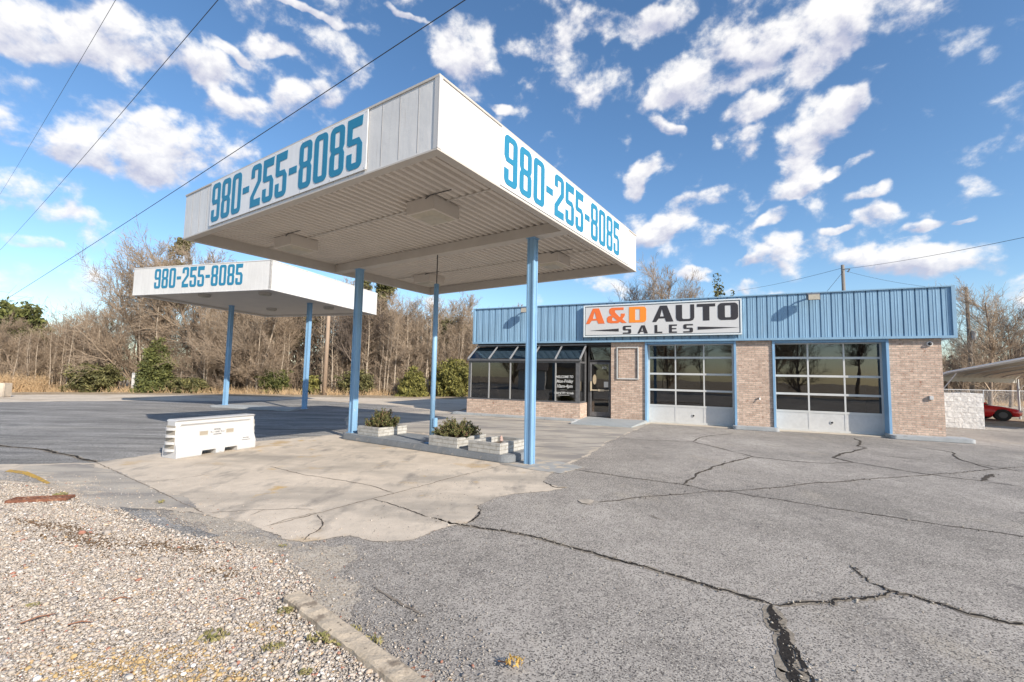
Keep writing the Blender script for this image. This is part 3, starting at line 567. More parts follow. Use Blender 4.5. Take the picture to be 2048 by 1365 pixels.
c1 = canopy('large white fuel canopy in front, with ribbed soffit and phone number on two faces', P1, TH1, 7.13, 7.27, 4.372, 5.302, (.851,6.14), 3.63, True, (0,.15), 'white fuel canopies')
c2 = canopy('smaller white fuel canopy at the back left with smooth plain sides', P2, TH2, 6.688, 6.645, 4.555, 5.614, (1.168,5.468), 3.381, False, (.1,.1), 'white fuel canopies')
def local(P, th, x, y, z=0): return (P[0]+x*cos(th)+y*sin(th), P[1]-x*sin(th)+y*cos(th), z)
def place(o, P, th, x, y, z, rz=0): o.location = local(P, th, x, y, z); o.rotation_euler = (0,0,-th+rz)
def banner(label, P, th, x, y, z, rz, w, h, tw, thh, tx, board=True, grp='phone number banners'):
    t = thing('banner', label, 'banner', (0,0,0), 0, grp); place(t, P, th, x, y, z, rz)
    if board:
        e = MB(); e.box(0, w, -.012, 0, 0, h); e.build('board', m_banner, t)
        sm = MB().tube([(0,-.018,0),(0,-.011,0)], .008, 6).mesh('screw', m_galv)
        for i in range(7):
            for zz in (.025, h-.025): link('screw', sm, t).location = (.03+i*(w-.06)/6, 0, zz)
    o = link('phone_number', phone('phone_number', tw, thh, m_num), t); o.location = (tx[0], -.016 if board else -.004, tx[1])
banner('phone number banner on the large canopy, face toward the viewer on its left', P1, TH1, -5.93, -.012, 4.42, 0, 4.64, .85, 4.47, .745, (.08,.055))
banner('phone number banner on the sunlit right side of the large canopy', P1, TH1, .004, 1.30, 4.40, pi/2, 5.38, .875, 4.66, .76, (.07,.055))
banner('blue phone number painted on the smaller back canopy', P2, TH2, -5.56, -.003, 4.76, 0, 4.3, .8, 4.32, .77, (0,0), board=False)
def box_light(P, th, x, y, zt, w, h, label, grp, rnd=False):
    t = thing('ceiling_light', label, 'light fixture', (0,0,0), 0, grp); place(t, P, th, x, y, zt)
    a = w/2
    if rnd:
        MB().prism([(a*cos(i*pi/12), a*sin(i*pi/12)) for i in range(24)], 'z', -h, -.001).build('housing', m_trim, t)
        MB().tube([(0,0,-h-.001),(0,0,-h-.03),(0,0,-h-.05)], [a*.9,a*.8,a*.3], 20).build('lens', m_lens, t, smooth=True)
    else:
        MB().box(-a, a, -a, a, -h, -.001).build('housing', m_whitedk, t, bevel=.006)
        e = MB(); b = a*.86; c = a*.6
        e.hexa([(-c,-c,-h-.045),(c,-c,-h-.045),(c,c,-h-.045),(-c,c,-h-.045)], [(-b,-b,-h-.001),(b,-b,-h-.001),(b,b,-h-.001),(-b,b,-h-.001)]); e.build('lens', m_lens, t)
        e = MB(); e.tube([(a*.4,-a,-.03),(a*.9,-a-.05,-.02),(a*2.2,-a-.02,-.012)], .008, 5); e.build('conduit', m_wire, t)
G1 = 'box lights under the large canopy'
for (a, b, lb) in ((1.68,1.69,'boxy light under the large canopy nearest its front corner'),(5.73,1.63,'boxy light under the large canopy by its left front side'),(5.75,5.80,'boxy light under the large canopy at its far back corner'),(1.50,5.62,'boxy light under the large canopy behind the right post')):
    box_light(P1, TH1, -a, b, 4.572, .64, .23, lb, G1)
for (a, b, lb) in ((3.9,.75,'small lamp under the back canopy left of its front'),(1.1,.9,'small lamp under the back canopy at its near right corner'),(4.2,4.4,'small lamp under the back canopy deep inside its middle'),(1.1,4.5,'small lamp under the back canopy near its right post')):
    box_light(P2, TH2, -a, b, 4.624, .44, .09, lb, 'small lamps under the back canopy', rnd=True)

# islands
def island(name, label, P, th, a0, a1, b0, b1, h, m):
    t = thing(name, label, 'kerb island', (0,0,0), 0, 'canopy post islands'); place(t, P, th, 0, 0, 0)
    r = .22; e = MB(); e.prism([(p[0], p[1]) for p in rr_(-a1, b0, -a0, b1, r)], 'z', 0, h); e.build('slab', m, t, bevel=.018)
    return t
island('pump_island', 'grey painted raised island with brick planters under the large canopy', P1, TH1, 1.15, 6.32, 3.36, 4.52, .15, m_isl)
island('pump_island', 'low pale island joining the two posts of the back canopy', P2, TH2, 1.5, 5.9, 2.9, 3.9, .1, m_isl2)
e = MB(); e.prism([(.0,3.25),(-.5,3.2),(-1.1,3.3),(-1.15,4.1),(-.5,4.2),(.1,4.0)][::-1], 'z', .008, .014); o = e.build('painted_apron', mat('worn_grey_paint', (.33,.325,.31), .9, noise=[(3,.2,None)], spots=[(5,.5,.6,(.48,.41,.32),None)])); place(o, P1, TH1, 0, 0, 0); o['kind'] = 'structure'

# thin vent pole on the island
t = thing('vent_pole', 'thin blue pole with a rod on top, standing between the two canopy posts', 'pole', (0,0,0), 0); place(t, P1, TH1, -3.36, 3.60, .15)
MB().tube([(0,0,0),(0,0,3.55)], .055, 12).build('pipe', m_blue, t, smooth=True)
MB().tube([(0,0,3.55),(0,0,4.22)], .012, 6).build('rod', m_wire, t)
e = MB(); e.box(.056,.12,-.05,.05,.36,.56); e.build('junction_box', m_blue, t, bevel=.01)
e = MB(); e.box(-.13,.13,-.1,.1,0,.014); e.build('base_plate', m_blue2, t)

# brick planters, and the shrubs growing in two of them
m_plbrick = brick_mat('white_painted_brick', (.46,.45,.42), (.35,.34,.315), (.33,.31,.27), w=.30, h=.075, ms=.009, dark=False, bump=.006)
m_soil = mat('soil', (.10,.075,.05), .95, noise=[(30,.4,None)])
def planter(label, a, b, w, dpt, h=.205):
    t = thing('planter', label, 'planter', (0,0,0), 0, 'brick planters on the island'); place(t, P1, TH1, -a, b, .151)
    x, y, k = w/2, dpt/2, .085; e = MB()
    e.box(-x, x, -y, -y+k, 0, h); e.box(-x, x, y-k, y, 0, h); e.box(-x, -x+k, -y+k, y-k, 0, h-.003); e.box(x-k, x, -y+k, y-k, 0, h-.003)
    e.build('brick_wall', m_plbrick, t)
    MB().box(-x+k, x-k, -y+k, y-k, .005, h*.45).build('soil', m_soil, t)
    return t
planter('white brick planter holding a shrub beside the left canopy post', 5.40, 3.97, .76, .92)
planter('white brick planter holding a shrub in the middle of the island', 2.86, 3.90, .80, .98)
planter('empty white brick planter at the right end of the island', 1.76, 3.88, .78, .98)
m_stone = mat('pink_stone', (.42,.30,.26), .9)
t = bpy.data.objects.new('ornament', MB().tube([(0,0,0),(.01,0,.03),(0,.01,.06),(.0,0,.09),(.01,0,.12)], [.03,.045,.028,.034,.012], 8).mesh('ornament', m_stone, True)); COL.objects.link(t); place(t, P1, TH1, -1.42, 3.49, .383)
tag(t, 'tiny pinkish garden ornament on the corner of the empty planter', 'ornament')
# ---------------------------------------------------------------- the shop building
THB = .4238; PB = (13.1113, 13.1908)
m_brick = brick_mat('tan_brick', (.66,.495,.39), (.47,.335,.26), (.40,.345,.285))
m_alu = mat('aluminium_frame', (.60,.60,.58), .45, metal=.15, noise=[(3,.05,None)])
m_panel = mat('door_panel_grey', (.56,.56,.55), .5, noise=[(2,.05,None),(12,.05,None)])
m_bronze = mat('dark_bronze_frame', (.055,.055,.06), .45, metal=.2)
m_bronze2 = mat('weathered_bronze_frame', (.13,.13,.135), .45, metal=.2, noise=[(8,.25,None)])
m_inside = mat('interior_wall', (.22,.20,.18), .9)
m_roof = mat('roofing', (.30,.29,.27), .9)
m_paper = mat('paper', (.75,.72,.66), .8)
m_beige = mat('beige_plastic', (.50,.42,.30), .6)
def glass_mat(name, tint, refl=.5, rough=.01):
    m = bpy.data.materials.new(name); m.use_nodes = True; N = m.node_tree.nodes; L = m.node_tree.links; N.clear()
    o = N.new('ShaderNodeOutputMaterial'); tr = N.new('ShaderNodeBsdfTransparent'); tr.inputs[0].default_value = (*tint, 1)
    g = N.new('ShaderNodeBsdfGlossy'); g.inputs['Roughness'].default_value = rough; g.inputs['Color'].default_value = (.9,.9,.9,1)
    fr = N.new('ShaderNodeFresnel'); fr.inputs['IOR'].default_value = 1.5
    mu = N.new('ShaderNodeMath'); mu.operation = 'MULTIPLY_ADD'; L.new(fr.outputs[0], mu.inputs[0]); mu.inputs[1].default_value = 1.3; mu.inputs[2].default_value = .055
    tc = N.new('ShaderNodeTexCoord'); n = N.new('ShaderNodeTexNoise'); n.inputs['Scale'].default_value = 1.3; L.new(tc.outputs['Object'], n.inputs['Vector'])
    bp = N.new('ShaderNodeBump'); bp.inputs['Strength'].default_value = .05; bp.inputs['Distance'].default_value = .02; L.new(n.outputs[0], bp.inputs['Height']); L.new(bp.outputs[0], g.inputs['Normal'])
    mx = N.new('ShaderNodeMixShader'); L.new(mu.outputs[0], mx.inputs[0]); L.new(tr.outputs[0], mx.inputs[1]); L.new(g.outputs[0], mx.inputs[2])
    L.new(mx.outputs[0], o.inputs[0]); return m
m_glass = glass_mat('tinted_glass', (.5,.5,.49))
m_glass2 = glass_mat('roof_glass', (.35,.36,.38))
m_mullion = mat('grey_mullion', (.34,.34,.34), .45, metal=.2)

bld = thing('auto_shop', 'brick auto shop with blue ribbed metal fascia, two glazed garage doors and a sunroom', 'building', (PB[0], PB[1], 0), -THB)
XL = -16.295; D = 9.0; ZB, ZT = 3.034, 4.605
def bwall(name, boxes, m=m_brick, label=None, parent=None, bevel=0):
    e = MB()
    for b in boxes: e.box(*b)
    return e.build(name, m, parent or bld, bevel=bevel, label=label)
bwall('wall', [(-1.60,-.33,.15,.55,0,3.03),(-.63,-.33,.55,D,0,3.03)])
bwall('wall', [(-5.85,-4.75,.15,.55,0,3.03)])
bwall('wall', [(-10.21,-8.93,.15,.55,0,3.03),(-10.21,-10.0,.55,.9,0,3.03)])
bwall('wall', [(-16.1,-15.8,.35,D,0,3.03),(-15.8,-.63,D-.3,D,0,3.03)])
bwall('roof', [(XL+.1,-.1,.3,D-.1,4.0,4.15)], m_roof)
bwall('ceiling', [(-15.8,-.63,.56,D-.3,3.031,3.10)], m_inside)
bwall('floor', [(-15.8,-.34,.56,D-.3,.01,.03)], mat('shop_floor', (.13,.125,.12), .7))
bwall('partition', [(-10.0,-9.85,.9,D-.3,.03,3.03),(-15.79,-.64,6.6,6.7,.03,3.03)], m_inside)
# dark lintel strip under the fascia over the sunroom and entry
bwall('lintel', [(-16.1,-10.21,.16,.45,2.93,3.03)], m_bronze)

# ribbed fascia: front and both returns
def ribbed(x0, x1, z0, z1):
    xs = []; n = round((x1-x0)/.305); p = (x1-x0)/n
    for i in range(n):
        a = x0+i*p
        xs += [(a, 0), (a+.045, 0), (a+.047, -.05), (a+.085, -.05), (a+.087, 0), (a+.175, 0), (a+.182, .008), (a+.197, .008), (a+.204, 0), (a+.245, 0), (a+.252, .008), (a+.267, .008), (a+.274, 0)]
    xs.append((x1, 0)); vs = []; fs = []
    for a, h in xs: vs += [(a, -h, z0), (a, -h, z1)]
    for i in range(len(xs)-1): fs.append((2*i, 2*i+2, 2*i+3, 2*i+1))
    return vs, fs
def rib_mesh(length):
    e = MB(); v, f = ribbed(0, length, 0, ZT-ZB-.10); e.add(v, f); return e
o = rib_mesh(-XL-.16).build('fascia_panel', m_bluerib, bld); o.location = (XL+.08, .052, ZB+.07)
o = rib_mesh(D-.1).build('fascia_panel', m_bluerib, bld); o.location = (-.052, .05, ZB+.07); o.rotation_euler = (0,0,pi/2)
o = rib_mesh(D-.1).build('fascia_panel', m_bluerib, bld); o.location = (XL+.052, D-.05, ZB+.07); o.rotation_euler = (0,0,-pi/2)
e = MB()
for (x0, x1, y0, y1) in ((XL,0,0,.10),(XL,XL+.10,.10,D),(-.10,0,.10,D)):
    e.box(x0, x1, y0, y1, ZT-.035, ZT); e.box(x0, x1, y0, y1, ZB, ZB+.075)
for xx in (XL, -.09): e.box(xx, xx+.09, .001, .091, ZB+.075, ZT-.035)
e.build('fascia_trim', m_bluerib, bld)
e = MB(); e.box(XL+.02,-.02,.10,.34,ZB+.002,ZB+.03); e.box(-.33,-.02,.34,D-.02,ZB+.002,ZB+.03); e.box(XL+.02,-16.1,.34,D-.02,ZB+.002,ZB+.03); e.build('eave_soffit', m_blue2, bld)
e = MB(); e.box(XL+.11,-.11,.125,.17,ZB+.03,ZT-.04); e.box(XL+.05,XL+.10,.16,D,ZB+.08,ZT-.04); e.box(-.10,-.05,.16,D,ZB+.08,ZT-.04); e.build('fascia_backing', m_roof, bld)

# garage doors
def garage_door(x0, x1):
    g = bpy.data.objects.new('garage_door', None); COL.objects.link(g); g.parent = bld
    jm = MB()
    jm.box(x0+.001, x0+.07, .10, .60, 0, ZB-.001); jm.box(x1-.07, x1-.001, .10, .60, 0, ZB-.001); jm.box(x0+.071, x1-.071, .12, .60, 2.955, ZB-.002)
    jm.build('door_frame', m_blue, g)
    a, b = x0+.071, x1-.071; y = .52; e = MB()
    zs = [.66, 1.245, 1.85, 2.46, 2.955]; third = (b-a)/3
    for i, z in enumerate(zs[:-1]): e.box(a+.05, b-.05, y, y+.045, z-.035, z+.035)
    e.box(a, a+.055, y-.004, y+.045, .02, 2.954); e.box(b-.055, b, y-.004, y+.045, .02, 2.954); e.box(a+.056, b-.056, y, y+.045, 2.92, 2.953)
    for i in (1, 2): e.box(a+i*third-.024, a+i*third+.024, y+.004, y+.04, .62, 2.919)
    e.build('rail', m_alu, g)
    e = MB(); e.box(a+.056, b-.056, y+.012, y+.04, .09, .624)
    for i in (1, 2): e.box(a+i*third-.03, a+i*third+.03, y+.004, y+.011, .09, .62)
    e.build('lower_panel', m_panel, g)
    MB().box(a+.056, b-.056, y-.01, y+.03, .02, .089).build('bottom_rail', m_alu, g)
    MB().box(a+.02, b-.02, y+.031, y+.06, .0, .019).build('seal', m_black, g)
    cx = (a+b)/2+.12
    MB().tube([(cx,y+.011,.335),(cx,y-.006,.335)], .055, 16).build('lock_plate', m_panel, g)
    MB().tube([(cx,y-.0061,.335),(cx,y-.014,.335)], .032, 12).build('lock', m_black, g)
    for r in range(4):
        for c in range(3):
            xa = a+c*third+.02; MB().box(xa, xa+third-.04, y+.018, y+.024, zs[r]+.03, zs[r+1]-.03).build('pane', m_glass, g)
    return g
garage_door(-8.93, -5.85); garage_door(-4.75, -1.60)
# pale door sills
m_sill = mat('sill_concrete', (.52,.45,.36), .9, noise=[(3,.12,None),(50,.1,None)])
bwall('door_sill', [(-8.95,-5.80,.0,.60,.004,.018)], m_sill); bwall('door_sill', [(-4.80,-1.50,.05,.60,.004,.018)], m_sill)
def pad(name, x0, x1, y0, y1, h, r=.12):
    e = MB(); e.prism(rr_(x0, y0, x1, y1, r), 'z', 0, h); return e.build(name, m_isl2, bld, bevel=.012)
pad('kerb', -6.0, -4.62, -.22, .40, .115); pad('kerb', -1.74, .18, -.30, .44, .115)
pad('kerb', -16.75, -11.25, -.92, .34, .09); pad('kerb', -10.3, -8.8, -.0, .3, .06)

# entry
en = bpy.data.objects.new('entry_door', None); COL.objects.link(en); en.parent = bld
X0, X1, y = -11.19, -10.215, .42
e = MB(); e.box(X0,X0+.06,y,y+.1,.1,2.92); e.box(X1-.06,X1,y,y+.1,.1,2.92); e.box(X0+.061,X1-.061,y,y+.1,2.30,2.36); e.box(X0+.061,X1-.061,y,y+.1,2.86,2.92); e.build('frame', m_bronze, en)
e = MB(); y2 = y+.02
for (a, b_, c, d_) in ((X0+.07,X0+.15,.13,2.27),(X1-.15,X1-.07,.13,2.27),(X0+.151,X1-.151,.13,.30),(X0+.151,X1-.151,2.19,2.27)): e.box(a, b_, y2, y2+.05, c, d_)
e.build('leaf_frame', m_bronze2, en)
MB().box(X0+.151,X1-.151,y2+.02,y2+.026,.30,2.19).build('pane', m_glass, en)
MB().box(X0+.061,X1-.061,y2+.02,y2+.026,2.361,2.859).build('transom_pane', m_glass, en)
e = MB(); e.box(X0+.10,X1-.12,y2-.05,y2-.02,1.14,1.18); e.box(X0+.10,X0+.15,y2-.06,y2-.001,1.12,1.50); e.box(X0+.42,X0+.66,y2-.065,y2-.051,1.12,1.20); e.build('push_bar', m_beige, en)
MB().box(X1-.34,X1-.17,y2+.012,y2+.018,1.28,1.50).build('notice', m_paper, en)
MB().prism([(X0+.26+.075*cos(i*pi/8),1.58+.20*sin(i*pi/8)) for i in range(16)], 'y', y2+.012, y2+.018).build('notice', mat('faded_notice', (.45,.36,.24), .8), en)
o = link('street_number', text_mesh('street_number', '305', .13, m_paper), en); o.location = (X1-.33, y2+.01, 2.05)
MB().box(X0, X1, .12, .62, .0, .099).build('threshold', m_isl2, en)

# sunroom
sr = bpy.data.objects.new('sunroom', None); COL.objects.link(sr); sr.parent = bld
F = -.62; xa, xb = -16.10, -11.24
e = MB(); e.box(xa-.03, xb+.03, F-.03, F+.17, 0, .66); e.box(xb-.17, xb+.03, F+.171, .35, 0, .66); e.box(xa-.03, xa+.17, F+.171, .35, 0, .66); e.build('knee_wall', m_brick, sr)
e = MB(); e.box(xa, xb, F, F+.08, .66, .72); e.box(xa, xb, F, F+.08, 2.20, 2.27)
n = 5; pw = (xb-xa)/n
e.box(xa,xa+.09,F,F+.08,.721,2.199); e.box(xb-.16,xb,F,F+.08,.721,2.199)
for yy in ((F+.081,.34),):
    e.box(xb-.07,xb,yy[0],yy[1],.66,.72); e.box(xb-.07,xb,yy[0],yy[1],2.20,2.27); e.box(xa,xa+.07,yy[0],yy[1],.66,.72); e.box(xa,xa+.07,yy[0],yy[1],2.20,2.27)
e.box(xb-.07,xb,.25,.34,.721,2.199); e.box(xb-.07,xb,.25,.34,2.271,2.85)
e.build('frame', m_bronze2, sr)
e = MB()
for i in range(1, n): e.box(xa+i*pw-.022, xa+i*pw+.022, F-.006, F+.07, .721, 2.199)
e.box(xa+.10, xa+.125, F+.005, F+.06, .73, 2.19)
e.build('mullion', m_mullion, sr)
for i in range(n):
    a0 = xa+.09 if i == 0 else xa+i*pw+.022; a1 = xb-.16 if i == n-1 else xa+(i+1)*pw-.022
    MB().box(a0, a1, F+.035, F+.041, .72, 2.20).build('pane', m_glass, sr)
MB().box(xb-.04,xb-.034,F+.081,.25,.72,2.20).build('pane', m_glass, sr)
MB().box(xa+.034,xa+.04,F+.081,.34,.72,2.20).build('pane', m_glass, sr)
# sloped roof
za, zb_ = 2.30, 2.92; ya, yb = F-.06, .155
MB().prism([(ya,2.271),(ya+.1,2.271),(ya+.1,2.36),(ya,2.33)], 'x', xa-.06, xb+.06).build('gutter', m_bronze2, sr)
e = MB()
for i in range(n+1):
    x = xa+i*pw+(-.02 if i == 0 else .02 if i == n else 0); w = .03
    e.prism([(ya+.02,2.335),(yb,zb_-.03),(yb,zb_+.01),(ya+.02,2.385)], 'x', x-w, x+w)
e.box(xa-.05,xb+.05,yb-.04,yb-.001,zb_+.011,zb_+.05)
e.build('rafter', m_mullion, sr)
for i in range(n):
    x = xa+i*pw; MB().prism([(ya+.05,2.362),(yb-.05,zb_-.045),(yb-.05,zb_-.037),(ya+.05,2.37)], 'x', x+.035, x+pw-.035).build('roof_pane', m_glass2, sr)
e = MB(); e.prism([(F+.02,2.272),(.25,2.272),(.25,2.84)], 'x', xb-.045, xb-.04); e.build('gable_pane', m_glass, sr)
# opening hours painted on the glass, low right
for s_, z_, sz in (('WELCOME TO', 1.66, .13), ('Mon-Friday', 1.49, .17), ('10am-4pm', 1.30, .18), ('. . . . .', 1.19, .13), ('Closed Weekends', 1.04, .125), ('~~~~~~~~~', .96, .10)):
    o = link('window_lettering', text_mesh('window_lettering', s_, sz, mat('window_chalk', (.50,.50,.49), .8), sx=.85, shear=.2, depth=.002, bold=.004), sr); o.location = (-11.86+random.uniform(-.03,.03), F+.030, z_); o.rotation_euler = (0, random.uniform(-.03,.03), 0)

# mounted objects that are things of their own
def onb(o, x, y, z, rz=0): o.location = (PB[0]+x*cos(THB)+y*sin(THB), PB[1]-x*sin(THB)+y*cos(THB), z); o.rotation_euler = (0,0,-THB+rz); return o
m_darkwall = mat('dark_window_trim', (.10,.09,.08), .6)
# flowerpots behind the glass
m_pot = mat('pale_pot', (.62,.58,.50), .6)
for i, (x, lb) in enumerate(((-12.62, 'pale flowerpot on the sunroom sill under the white lettering, left one'), (-12.22, 'pale flowerpot on the sunroom sill under the white lettering, right one'))):
    t = onb(thing('flowerpot', lb, 'flowerpot', group='flowerpots inside the sunroom'), x, -.28, .66)
    MB().tube([(0,0,0),(0,0,.20),(0,0,.21),(0,0,.25)], [.10,.14,.155,.155], 16).build('pot', m_pot, t)
    e = MB(); rr = random.Random(i)
    for k in range(26):
        a = rr.uniform(0, 6.28); l = rr.uniform(.1,.28); e.tube([(0,0,.24),(cos(a)*l*.4,sin(a)*l*.4,.25+l*.7),(cos(a)*l*.8,sin(a)*l*.8,.25+l*rr.uniform(.5,1.1))], [.006,.014,.002], 4)
    e.build('leaves', mat('pot_leaf', (.04,.08,.03), .6), t)
# shop sign
t = onb(thing('shop_sign', 'wide white sign reading A&D AUTO SALES in orange and charcoal on the blue fascia', 'sign'), -11.25, -.09, 3.235)
Wd, Hd = 5.59, 1.255
e = MB(); e.box(.03, Wd-.03, 0, .085, .03, Hd-.03); e.build('panel', mat('sign_face', (.60,.60,.595), .5, noise=[(.8,.03,None)]), t)
e = MB()
for q in ((0,Wd,-.02,.09,0,.05),(0,Wd,-.02,.09,Hd-.05,Hd),(0,.05,-.02,.09,.051,Hd-.051),(Wd-.05,Wd,-.02,.09,.051,Hd-.051)): e.box(*q)
e.build('frame', mat('sign_frame', (.68,.74,.76), .4), t, bevel=.006)
e = MB(); k = .055; w = .022
for q in ((k,Wd-k,-.004,-.001,k,k+w),(k,Wd-k,-.004,-.001,Hd-k-w,Hd-k),(k,k+w,-.004,-.001,k+w,Hd-k-w),(Wd-k-w,Wd-k,-.004,-.001,k+w,Hd-k-w)): e.box(*q)
e.build('border_line', mat('sign_border', (.07,.10,.12), .5), t)
e = MB(); e.box(Wd*.42,Wd*.42+.008,-.003,-.0005,k+w+.001,Hd-k-w-.001); e.build('panel_joint', m_lens, t)
def Lp(c, x, z, w, h):
    def T(lps): return [[(x+p[0]*w, z+p[1]*h) for p in lp] for lp in lps]
    def rr4(x0, z0, x1, z1, rx, rz=None):
        rz = rz or rx; o = []
        for (cx, cz, a) in ((x1-rx, z0+rz, -pi/2), (x1-rx, z1-rz, 0), (x0+rx, z1-rz, pi/2), (x0+rx, z0+rz, pi)):
            o += [(cx+rx*cos(a+pi/2*i/6), cz+rz*sin(a+pi/2*i/6)) for i in range(7)]
        return o
    if c == 'A': return T([[(0,0),(.19,0),(.305,.21),(.60,.21),(.66,0),(1,0),(.70,1),(.37,1)], [(.375,.33),(.565,.33),(.46,.80)]])
    if c == 'D': return T([[(0,0),(.80,0)]+[(.8+.2*sin(i*pi/12), .2-.2*cos(i*pi/12)) for i in range(1,7)]+[(.8+.2*cos(i*pi/12), .8+.2*sin(i*pi/12)) for i in range(0,7)]+[(0,1)], rr4(.36,.155,.63,.845,.03)])
    if c == 'O': return T([rr4(0,0,1,1,.2,.22), rr4(.35,.15,.65,.85,.05)])
    if c == 'U': return T([[(1,1),(.79,1),(.79,.18),(.72,.13),(.42,.13),(.34,.18),(.34,1),(0,1),(0,.2),(.06,.06),(.2,0),(.8,0),(.94,.06),(1,.2)]])
    if c == 'T': return T([[(.33,0),(.68,0),(.68,.83),(1,.83),(1,1),(0,1),(0,.83),(.33,.83)]])
    if c == 'L': return T([[(0,0),(1,0),(1,.17),(.36,.17),(.36,1),(0,1)]])
    if c == 'E': return T([[(0,0),(1,0),(1,.16),(.36,.16),(.36,.43),(.92,.43),(.92,.57),(.36,.57),(.36,.84),(1,.84),(1,1),(0,1)]])
    if c == 'S': return T([[(0,0),(.85,0),(.96,.05),(1,.15),(1,.44),(.95,.55),(.84,.58),(.33,.58),(.33,.84),(1,.84),(1,1),(.15,1),(.04,.95),(0,.85),(0,.57),(.05,.46),(.16,.42),(.66,.42),(.66,.16),(0,.16)]])
    if c == '&': return T([[(.22,0),(.58,0),(.68,.09),(.78,0),(1.02,0),(.80,.25),(.92,.46),(.92,.60),(.72,.60),(.72,.46),(.66,.38),(.42,.70),(.42,.84),(.86,.84),(.86,1),(.24,1),(.14,.93),(.11,.80),(.13,.66),(.24,.50),(.08,.46),(0,.36),(0,.14),(.06,.04)],
                           [(.30,.15),(.27,.20),(.27,.32),(.32,.40),(.54,.15)]])
def sx(u): return 11.25-u
m_or1 = mat('orange_red', (.80,.17,.04), .5); m_or2 = mat('orange', (.90,.27,.03), .5); m_char = mat('charcoal', (.035,.032,.036), .5)
for c, u0, u1, m in (('A',11.15,10.41,m_or1),('&',10.32,9.58,m_or1),('D',9.48,8.85,m_or2),('A',8.63,7.89,m_char),('U',7.80,7.18,m_char),('T',7.09,6.49,m_char),('O',6.41,5.77,m_char)):
    o = link('letter', curve_mesh('letter', Lp(c, 0, 0, u0-u1, .60), .006, m), t); o.location = (sx(u0), -.006, 3.757-3.235)
for c, u0, u1 in (('S',9.71,9.40),('A',9.17,8.79),('L',8.55,8.28),('E',8.04,7.77),('S',7.55,7.23)):
    o = link('letter', curve_mesh('letter', Lp(c, 0, 0, u0-u1, .305), .006, m_char), t); o.location = (sx(u0), -.006, 3.34-3.235)
for pts in ([(sx(10.98),.255),(sx(9.87),.20),(sx(9.87),.31)], [(sx(7.07),.20),(sx(5.75),.25),(sx(7.07),.31)]):
    o = link('arrow_bar', curve_mesh('arrow_bar', [pts], .006, m_char), t); o.location = (0, -.006, 0)
# floodlights
for i, (x, lb) in enumerate(((-3.60, 'floodlight on the blue fascia right of the shop sign'), (-13.66, 'floodlight on the blue fascia left of the shop sign, beside a canopy post'))):
    t = onb(thing('floodlight', lb, 'floodlight', group='floodlights on the fascia'), x, 0, 4.44)
    e = MB(); e.tube([(-.02,-.005,.02),(-.02,-.16,.10),(-.02,-.30,.04)], .025, 8); e.build('bracket', m_bronze2, t)
    e = MB(); e.hexa([(-.17,-.42,-.17),(.17,-.42,-.17),(.19,-.22,-.12),(-.19,-.22,-.12)], [(-.17,-.40,.03),(.17,-.40,.03),(.19,-.22,.10),(-.19,-.22,.10)]); e.build('housing', m_bronze2, t, bevel=.01)
    e = MB(); e.hexa([(-.15,-.432,-.155),(.15,-.432,-.155),(.15,-.421,-.155),(-.15,-.421,-.155)], [(-.15,-.416,.015),(.15,-.416,.015),(.15,-.406,.015),(-.15,-.406,.015)]); e.build('lens', m_lens, t)
t = onb(thing('security_camera', 'round white security camera high on the right brick pier', 'camera'), -.61, .149, 2.87)
MB().tube([(0,0,0),(0,-.05,0)], .075, 18).build('housing', m_white, t, bevel=.01); MB().tube([(0,-.051,0),(0,-.075,0),(0,-.09,0)], [.05,.045,.02], 14).build('lens', m_black, t, smooth=True)
t = onb(thing('wall_outlet', 'small grey outlet box low on the right brick pier', 'outlet'), -.64, .149, 1.25)
MB().box(-.05,.05,-.06,0,-.06,.06).build('box', m_alu, t, bevel=.008); MB().box(-.04,.04,-.075,-.061,-.05,.05).build('cover', m_panel, t)
t = onb(thing('wall_tap', 'small wall tap on the middle brick pier', 'tap'), -5.16, .149, 1.06)
MB().tube([(0,0,0),(0,-.06,0),(0,-.08,-.05)], .018, 8).build('spout', m_galv, t); MB().tube([(0,-.04,.03),(0,-.04,.04)], .03, 10).build('handle', m_white, t)
t = onb(thing('empty_sign_frame', 'empty white picture-frame bracket on the brick pier beside the entry', 'frame'), -9.99, .149, 1.61)
e = MB(); w, h, k = .83, 1.24, .045
for q in ((0,w,-.05,0,0,k),(0,w,-.05,0,h-k,h),(0,k,-.05,0,k,h-k),(w-k,w,-.05,0,k,h-k)): e.box(*q)
e.build('rails', m_alu, t, bevel=.006)
e = MB(); e.box(k,k+.02,-.03,-.001,k,h-k); e.box(w-k-.02,w-k,-.03,-.001,k,h-k); e.build('inner_channel', m_bronze, t)
# access ramp in front of the entry
t = thing('access_ramp', 'light grey metal access ramp lying in front of the glass entry door', 'ramp', (0,0,0)); onb(t, 0, 0, 0)
e = MB(); e.hexa([(-11.15,-1.95,.01),(-9.1,-1.85,.01),(-8.85,-.02,.01),(-11.15,-.1,.01)], [(-11.15,-1.95,.045),(-9.1,-1.85,.045),(-8.85,-.02,.12),(-11.15,-.1,.12)]); e.build('deck', mat('ramp_grey', (.33,.36,.37), .6, noise=[(3,.08,None)]), t)
e = MB(); e.box(-11.18,-11.151,-1.95,-.1,.01,.10); e.build('edge', m_galv, t)

# ---------------------------------------------------------------- white barrier
m_plastic = mat('white_plastic', (.52,.52,.52), .42, noise=[(3,.03,None)], spots=[(6,.66,.74,(.62,.58,.50),None)])
t = thing('plastic_barrier', 'white water-filled plastic traffic barrier standing on the concrete', 'barrier', (-6.157-.215,8.484+.095,.008), math.atan2(1.468,.641))
Lb, Hb, Db = 1.60, .715, .46
